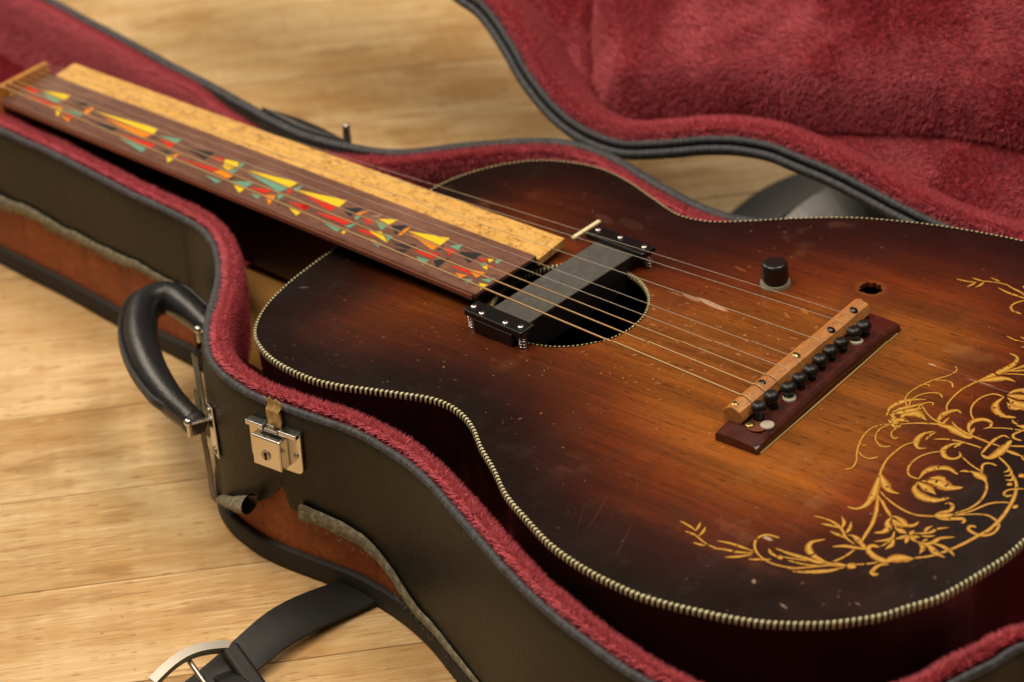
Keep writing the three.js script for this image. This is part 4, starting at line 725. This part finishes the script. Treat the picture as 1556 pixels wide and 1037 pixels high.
// bridge, saddle, pins
const bridge = (() => {
  const v0 = -0.0735, v1 = 0.0695, u0 = 0.1535, u1 = 0.1805;
  const prof = [[u0, 0.0002], [u0, 0.0058], [u0 + 0.0012, 0.0074], [u0 + 0.0105, 0.0076], [u0 + 0.0165, 0.0074], [u1 - 0.0022, 0.0064], [u1 - 0.0006, 0.005], [u1, 0.0002]];
  const n = 40, pos = [], idx = [], uv = [], m = prof.length;
  for (let i = 0; i <= n; i++) {
    const t = i / n, v = mix(v0, v1, t), end = Math.min(t, 1 - t) * (v1 - v0), f = 0.55 + 0.45 * Math.min(1, Math.sqrt(Math.max(0, end) / 0.02));
    prof.forEach(([u, h], k) => { let hh = h * (k > 0 && k < m - 1 ? (t > 0.86 ? mix(f, 1, 0.35) : mix(f, 1, 0.3)) : 1); const uu = k >= 5 ? u - 0.0015 * Math.sin(Math.PI * sstep(0.05, 0.95, t)) * 0.5 : u; pos.push(uu, hh, v); uv.push(v * 9, u * 40 + h * 40); });
  }
  for (let i = 0; i < n; i++) for (let k = 0; k < m - 1; k++) { const a = i * m + k, b = a + 1, c = a + m, d = c + 1; idx.push(a, c, b, b, c, d); }
  for (const i of [0, n]) for (let k = 1; k < m - 1; k++) idx.push(i * m, i * m + k, i * m + k + 1);
  let g = new THREE.BufferGeometry(); g.setAttribute('position', new THREE.Float32BufferAttribute(pos, 3)); g.setAttribute('uv', new THREE.Float32BufferAttribute(uv, 2)); g.setIndex(idx); g = toCreasedNormals(g, 0.5);
  const t = dataTex(512, 128, (i, j) => { const a = fbm(i / 50, j / 4, 4), h = noise(i / 16, j / 1.5); return mixc(mixc([58, 22, 16], [96, 42, 32], a), [36, 12, 10], 0.4 * sstep(0.6, 0.9, h)); }, true, true);
  const br = mesh('bridge', g, std(0xffffff, 0.32, { map: t, clearcoat: 0.3, clearcoatRoughness: 0.2 }), guitar);
  // bead of pale glue along the tail edge
  mesh('glue_line', tube([V3(u1 + 0.0004, 0.0002, v0 + 0.004), V3(u1 + 0.0008, 0.0003, 0), V3(u1 + 0.0004, 0.0002, v1 - 0.002)], 0.0006, 60, 6), std(0xa88a52, 0.6), br);
  const pearl = std(0xb9b2a2, 0.3, { clearcoat: 0.4 });
  for (const [u, v] of [[0.1716, -0.0418], [0.1709, 0.0246], [0.1752, 0.0521]]) mesh('pearl_dot', new THREE.CylinderGeometry(0.0037, 0.0039, 0.0008, 22).translate(u, 0.0074, v), pearl, br);
  mesh('bridge_screw', new THREE.SphereGeometry(0.0028, 14, 8).scale(1, 0.4, 1).translate(0.1674, 0.0076, 0.0569), std(0x9a8452, 0.35, { metalness: 1 }), br);
  mesh('copper_washer', new THREE.CylinderGeometry(0.0046, 0.0046, 0.0005, 20).scale(1.3, 1, 1).translate(0.1705, 0.0072, 0.0562), std(0x6e3a24, 0.5), br);
  return br;
})();
const SAD = { u0: 0.1512, u1: 0.1638, h0: 0.0078, h1: 0.0158 };
{
  const prof = [[SAD.u0 + 0.001, SAD.h0 - 0.003], [SAD.u0, 0.0118], [SAD.u0 + 0.003, 0.0148], [SAD.u0 + 0.0058, SAD.h1], [SAD.u1 - 0.0018, 0.0138], [SAD.u1, 0.0096], [SAD.u1 - 0.001, SAD.h0 - 0.0002]];
  const s = new THREE.Shape(prof.map(([u, h]) => new THREE.Vector2(u, h)));
  const g = new THREE.ExtrudeGeometry(s, { depth: 0.127, bevelEnabled: true, bevelSize: 0.0004, bevelThickness: 0.0004, bevelSegments: 1 }); g.translate(0, 0, -0.069);
  const p = g.attributes.position, uv = new Float32Array(p.count * 2); for (let i = 0; i < p.count; i++) { uv[2 * i] = p.getZ(i) * 8; uv[2 * i + 1] = (p.getX(i) + p.getY(i)) * 30; } g.setAttribute('uv', new THREE.BufferAttribute(uv, 2));
  const t = dataTex(512, 128, (i, j) => { const a = fbm(i / 40, j / 5, 4), h = noise(i / 10, j / 1.5); return mixc(mixc([160, 100, 46], [206, 144, 78], a), [124, 70, 30], 0.4 * sstep(0.6, 0.9, h)); }, true, true);
  const sad = mesh('saddle', g, std(0xffffff, 0.42, { map: t, clearcoat: 0.2, clearcoatRoughness: 0.3 }), guitar);
  const dark = std(0x4a4640, 0.35, { metalness: 1 }), brass = std(0xb09a5c, 0.35, { metalness: 1 });
  [[700, 327, dark], [598, 415, dark], [443, 535, brass], [290, 658, dark], [170, 755, brass]].forEach(([x, y, m]) => {
    const [u, v] = guitarPx(1060 + x / 2.962, 360 + y / 2.962, 0.0155);
    const sc = mesh('saddle_screw', new THREE.SphereGeometry(0.0027, 14, 10).scale(1, 0.55, 1), m, sad); sc.position.set(u, 0.0149, v); sc.rotation.z = -0.3;
    mesh('slot', box(0.0034, 0.0004, 0.0006, 0, 0.0014, 0), M.black, sc);
  });
}
const pinSpots = [[748, 385], [708, 412], [648, 462], [596, 500], [550, 540], [505, 588], [457, 630], [407, 668], [335, 720], [273, 770]].map(([x, y]) => guitarPx(1060 + x / 2.962, 360 + y / 2.962, 0.0145));
{
  const prof = [[0, 0.0082], [0.0016, 0.0081], [0.003, 0.0074], [0.0037, 0.0058], [0.0036, 0.0044], [0.0028, 0.003], [0.0022, 0.0022], [0.0025, 0.0012], [0.0026, -0.003]].map(([r, h]) => new THREE.Vector2(r, h));
  const g = new THREE.LatheGeometry(prof, 20).scale(1.18, 1.05, 1.18), m = std(0x0d0d0d, 0.42);
  pinSpots.forEach(([u, v], k) => { const p = mesh('bridge_pin', g, m, guitar); const up = k > 7 ? 0.0022 : 0.0004 * hash(k, 4); p.position.set(u, 0.0068 + up, v); p.rotation.set((hash(k, 1) - 0.5) * 0.2, 0, (hash(k, 2) - 0.5) * 0.2); });
}
// pickup across the sound hole
{
  const plastic = std(0x0d0d0e, 0.28, { clearcoat: 0.4, clearcoatRoughness: 0.15 }), grey = dataTex(128, 256, (i, j) => { const v = 60 + 24 * fbm(i / 8, j / 8, 4) + 12 * noise(i / 1.3, j / 1.3); return [v, v - 2, v - 4]; });
  const pk = new THREE.Group(); pk.name = 'pickup'; guitar.add(pk);
  const corner = [[903.6, 370], [964, 388], [806, 489.7], [748, 469]].map(([x, y]) => guitarPx(x, y, 0.009));
  const c0 = [(corner[0][0] + corner[3][0]) / 2, 0], w = 0.0288;
  const a = Math.atan2(corner[3][0] - corner[0][0], corner[3][1] - corner[0][1]);
  const uAt = (v) => mix(corner[0][0] + corner[1][0], corner[3][0] + corner[2][0], (v - corner[0][1]) / (corner[3][1] - corner[0][1])) / 2;
  const vf = corner[0][1] - 0.003, vn = corner[3][1] + 0.006, vm = (vf + vn) / 2, L = vn - vf;
  const bar = mesh('pickup_bar', box(w, 0.021, L, 0, -0.0105, 0, 0.0008), std(0x17171a, 0.55), pk); bar.position.set(uAt(vm), 0.0086, vm); bar.rotation.y = a;
  mesh('cover_plate', box(w + 0.0004, 0.0012, L - 0.004, 0, 0.0006, 0, 0.0005), std(0xffffff, 0.75, { map: grey }), bar);
  const screw = new THREE.SphereGeometry(0.0019, 14, 8).scale(1, 0.5, 1), spring = (() => { const p = []; for (let k = 0; k <= 60; k++) { const t = k / 60, q = t * Math.PI * 2 * 4; p.push(V3(0.0024 * Math.cos(q), 0.0003 + t * 0.0078, 0.0024 * Math.sin(q))); } return tube(p, 0.00042, 140, 6); })();
  const block = (v, screws, name) => {
    const b = mesh('end_block', merge([box(0.0465, 0.0042, 0.0125, 0, 0.0111, 0, 0.0012), box(0.031, 0.0094, 0.0125, 0, 0.0048, 0.0004 * Math.sign(v), 0.0008)]), plastic, pk); b.position.set(uAt(v) - 0.0005, 0, v); b.rotation.y = a;
    for (const [x, z] of screws) mesh('screw', screw.clone().translate(x, 0.0134, z), M.chrome, b);
    for (const x of [-0.0198, 0.0198]) { mesh('spring', spring.clone().translate(x, 0.0004, 0.0022 * Math.sign(v)), M.chrome, b); mesh('spring_screw', new THREE.CylinderGeometry(0.0011, 0.0011, 0.0095, 8).translate(x, 0.0048, 0.0022 * Math.sign(v)), M.steel, b); }
  };
  block(vn + 0.0035, [[-0.0195, 0.0005], [-0.0105, 0.0032], [0.008, 0.0028], [0.0185, 0.001]]); block(vf - 0.0035, [[-0.0185, -0.001], [-0.001, -0.0015], [0.0185, -0.001]]);
  // brace and label scrap glimpsed inside the hole
  mesh('inner_brace', box(0.012, 0.014, 0.2, 0.052, -0.0105, 0.0, 0.001), std(0x6a3d1c, 0.75), guitar);
}
// knob
{
  const [u, v] = guitarPx(1178, 431, 0);
  const k = new THREE.Group(); k.name = 'volume_knob'; k.position.set(u, 0, v); guitar.add(k);
  mesh('felt_washer', new THREE.CylinderGeometry(0.0088, 0.0092, 0.0022, 28).translate(0, 0.0012, 0), std(0x8e8a76, 0.8), k);
  mesh('shaft', new THREE.CylinderGeometry(0.004, 0.004, 0.005, 16).translate(0, 0.0045, 0), M.steel, k);
  const pf = [[0, 0.0152], [0.0058, 0.0152], [0.007, 0.0146], [0.0076, 0.0134], [0.0082, 0.0048], [0.0079, 0.004], [0.0055, 0.004]].map(([r, h]) => new THREE.Vector2(r, h));
  mesh('knob_cap', new THREE.LatheGeometry(pf, 32), std(0x101011, 0.34, { clearcoat: 0.3, clearcoatRoughness: 0.3 }), k);
}
// strings
{
  const steel = std(0xb8ac9c, 0.5, { metalness: 0.6 }), bronze = std(0xb5946a, 0.5, { metalness: 0.6 });
  const ends = [[1269, 470], [1259, 481.5], [1222, 508.5], [1190, 537], [1176.5, 554], [1165, 571], [1138, 583], [1124, 601]];
  const rad = [0.00015, 0.00017, 0.00019, 0.00017, 0.0002, 0.0004, 0.00054, 0.00062];
  const nutV0 = bFarN[1] + 0.002, nutV1 = bNearN2[1] - 0.003, nutU = bFarN[0] - 0.002, nutH = neckH(nutU, BH + 0.0082) + 0.0002;
  const pinOf = [0, 1, 3, 5, 6, 7, 8, 9];
  ends.forEach(([x, y], k) => {
    const [u, v] = guitarPx(x, y, 0.0158), P = pinSpots[pinOf[k]];
    const sv = Math.max(-0.066, Math.min(0.055, v)), nv = mix(nutV0, nutV1, k / 7), r = rad[k];
    const pts = [V3(nutU, nutH + r, nv), V3(mix(nutU, 0.1545, 0.5), mix(nutH, 0.0156, 0.5) + r, mix(nv, sv, 0.5)), V3(0.1545, 0.0154 + r, sv), V3(0.1572, 0.0159 + r, sv), V3(0.162, 0.0141 + r, mix(sv, P[1], 0.3)), V3(0.1646, 0.0105 + r, mix(sv, P[1], 0.6)), V3(P[0] - 0.0015, 0.0076, P[1])];
    const g = merge([tube(pts.slice(0, 3), r, 40, 6), tube(pts.slice(2), r, 24, 6)]);
    mesh('string', g, k > 4 ? bronze : steel, guitar);
  });
}

// ---------------------------------------------------------------- small things
{ // slip of bone on the soundboard
  const a = guitarPx(870, 362, 0.001), b = guitarPx(911, 336, 0.001), L = Math.hypot(a[0] - b[0], a[1] - b[1]);
  const o = mesh('bone_stick', box(0.0026, 0.0018, L, 0, 0, 0, 0.0004), std(0xeee2b4, 0.5), scene);
  o.userData = { label: 'thin ivory stick lying on the guitar top between pale board and pickup', category: 'stick' };
  const P = guitarPt((a[0] + b[0]) / 2, 0.00105, (a[1] + b[1]) / 2); place(o, GU, GN, GV, P); o.rotateY(Math.atan2(b[0] - a[0], b[1] - a[1]));
}
function ribbon(pts, w, th, lift) {                          // leather strap along table points; lift(t) -> [height, roll]
  const c = new THREE.CatmullRomCurve3(pts, false, 'centripetal'), n = 60, pos = [], idx = [], uv = [];
  const row = [[-0.5, 0.15], [-0.44, 0], [0.44, 0], [0.5, 0.15], [0.5, 0.85], [0.44, 1], [-0.44, 1], [-0.5, 0.85], [-0.5, 0.15]], m = row.length;
  for (let i = 0; i <= n; i++) {
    const t = i / n, P = c.getPointAt(t), T = c.getTangentAt(t), [h, roll, ww] = lift(t), side = V3(T.z, 0, -T.x).normalize(), S = side.clone().multiplyScalar(Math.cos(roll)).add(V3(0, Math.sin(roll), 0)), U = V3(0, Math.cos(roll), 0).addScaledVector(side, -Math.sin(roll));
    row.forEach(([a, b], k) => { const q = P.clone().setY(h).addScaledVector(S, a * w * (ww ?? 1)).addScaledVector(U, b * th); pos.push(q.x, q.y, q.z); uv.push(t * 2, k / m * 0.4); });
  }
  for (let i = 0; i < n; i++) for (let k = 0; k < m - 1; k++) { const a = i * m + k, b = a + 1, d = a + m, e = d + 1; idx.push(a, d, b, b, d, e); }
  for (const i of [0, n]) for (let k = 1; k < m - 2; k++) idx.push(i * m, i * m + k, i * m + k + 1);
  let g = new THREE.BufferGeometry(); g.setAttribute('position', new THREE.Float32BufferAttribute(pos, 3)); g.setAttribute('uv', new THREE.Float32BufferAttribute(uv, 2)); g.setIndex(idx); return toCreasedNormals(g, 0.6);
}
{ // buckled strap coming out from under the case
  const strap = thing('leather_strap', 'black leather strap with steel buckle coming out from under the case onto the boards', 'strap');
  const pts = [[640, 848], [550, 894], [490, 926], [430, 966], [380, 1004], [330, 1036], [255, 1078]].map(([x, y]) => onY(x, y, 0.005));
  mesh('belt', ribbon(pts, 0.0275, 0.0034, (t) => { const b = Math.sin(Math.PI * sstep(0.2, 1, t)); return [0.0016 + 0.009 * b, -0.42 * b, mix(1.12, 0.82, sstep(0.1, 0.7, t))]; }), M.strapLeather, strap);
  const P = onY(318, 1010, 0.012), Q = onY(228, 1052, 0.012), T = Q.clone().sub(P).setY(0).normalize(), S = V3(-T.z, 0, T.x);
  const fr = new THREE.Group(); fr.name = 'buckle'; strap.add(fr); place(fr, T, V3(0, 1, 0), T.clone().cross(V3(0, 1, 0)), onY(316, 1045, 0.012)); fr.rotateX(-0.3);
  const arch = []; for (let k = 0; k <= 24; k++) { const t = k / 24; arch.push(V3(mix(-0.024, 0.024, t), 0.004 * Math.sin(Math.PI * t), -0.0175 - 0.0045 * Math.sin(Math.PI * t))); }
  const bar = (p, w, h) => { const c = new THREE.CatmullRomCurve3(p), sh = new THREE.Shape(); sh.moveTo(-w, -h); sh.lineTo(w, -h); sh.lineTo(w, h); sh.lineTo(-w, h); sh.closePath(); return new THREE.ExtrudeGeometry(sh, { steps: 30, extrudePath: c, bevelEnabled: false }); };
  mesh('buckle_frame', merge([bar(arch, 0.0026, 0.0026), bar(arch.map((p) => V3(p.x, p.y, -p.z)), 0.0026, 0.0026), box(0.005, 0.0032, 0.036, 0.024, 0, 0, 0.001)]), M.satin, fr);
  mesh('leather_wrap', box(0.011, 0.0075, 0.037, -0.0235, -0.0008, 0, 0.003), M.strapLeather, fr);
  mesh('buckle_bar', new THREE.CylinderGeometry(0.0016, 0.0016, 0.04, 12).rotateX(Math.PI / 2), M.steel, fr);
  mesh('prong', tube([V3(0, 0.002, 0), V3(0.012, 0.0042, 0), V3(0.026, 0.003, 0)], 0.0014, 16, 8), M.chrome, fr);
  const kp = mesh('keeper_loop', box(0.012, 0.0075, 0.036, 0, 0, 0, 0.002), M.strapLeather, strap); place(kp, T, V3(0, 1, 0), T.clone().cross(V3(0, 1, 0)), onY(352, 1040, 0.0085)); kp.rotateX(0.3);
}
{ // coiled strap behind the waist of the case
  const s = thing('leather_strap', 'coiled dark green-black leather strap on the boards between case and lid', 'strap');
  const arc = [[1105, 372], [1150, 325], [1190, 296], [1235, 276], [1300, 262]].map(([x, y]) => onY(x, y, 0.004));
  mesh('belt', ribbon(arc, 0.036, 0.003, () => [0.0012, 0, 1]), std(0x171b16, 0.6, { bumpMap: leatherBump, bumpScale: 0.0002 }), s);
  const arc2 = [[1205, 372], [1250, 330], [1300, 302], [1370, 290]].map(([x, y]) => onY(x, y, 0.02));
  mesh('belt_turn', ribbon(arc2, 0.045, 0.003, (t) => [0.012, 0.5, 1]), std(0x242321, 0.34, { bumpMap: leatherBump, bumpScale: 0.0002 }), s);
}

renderer.render(scene, camera);
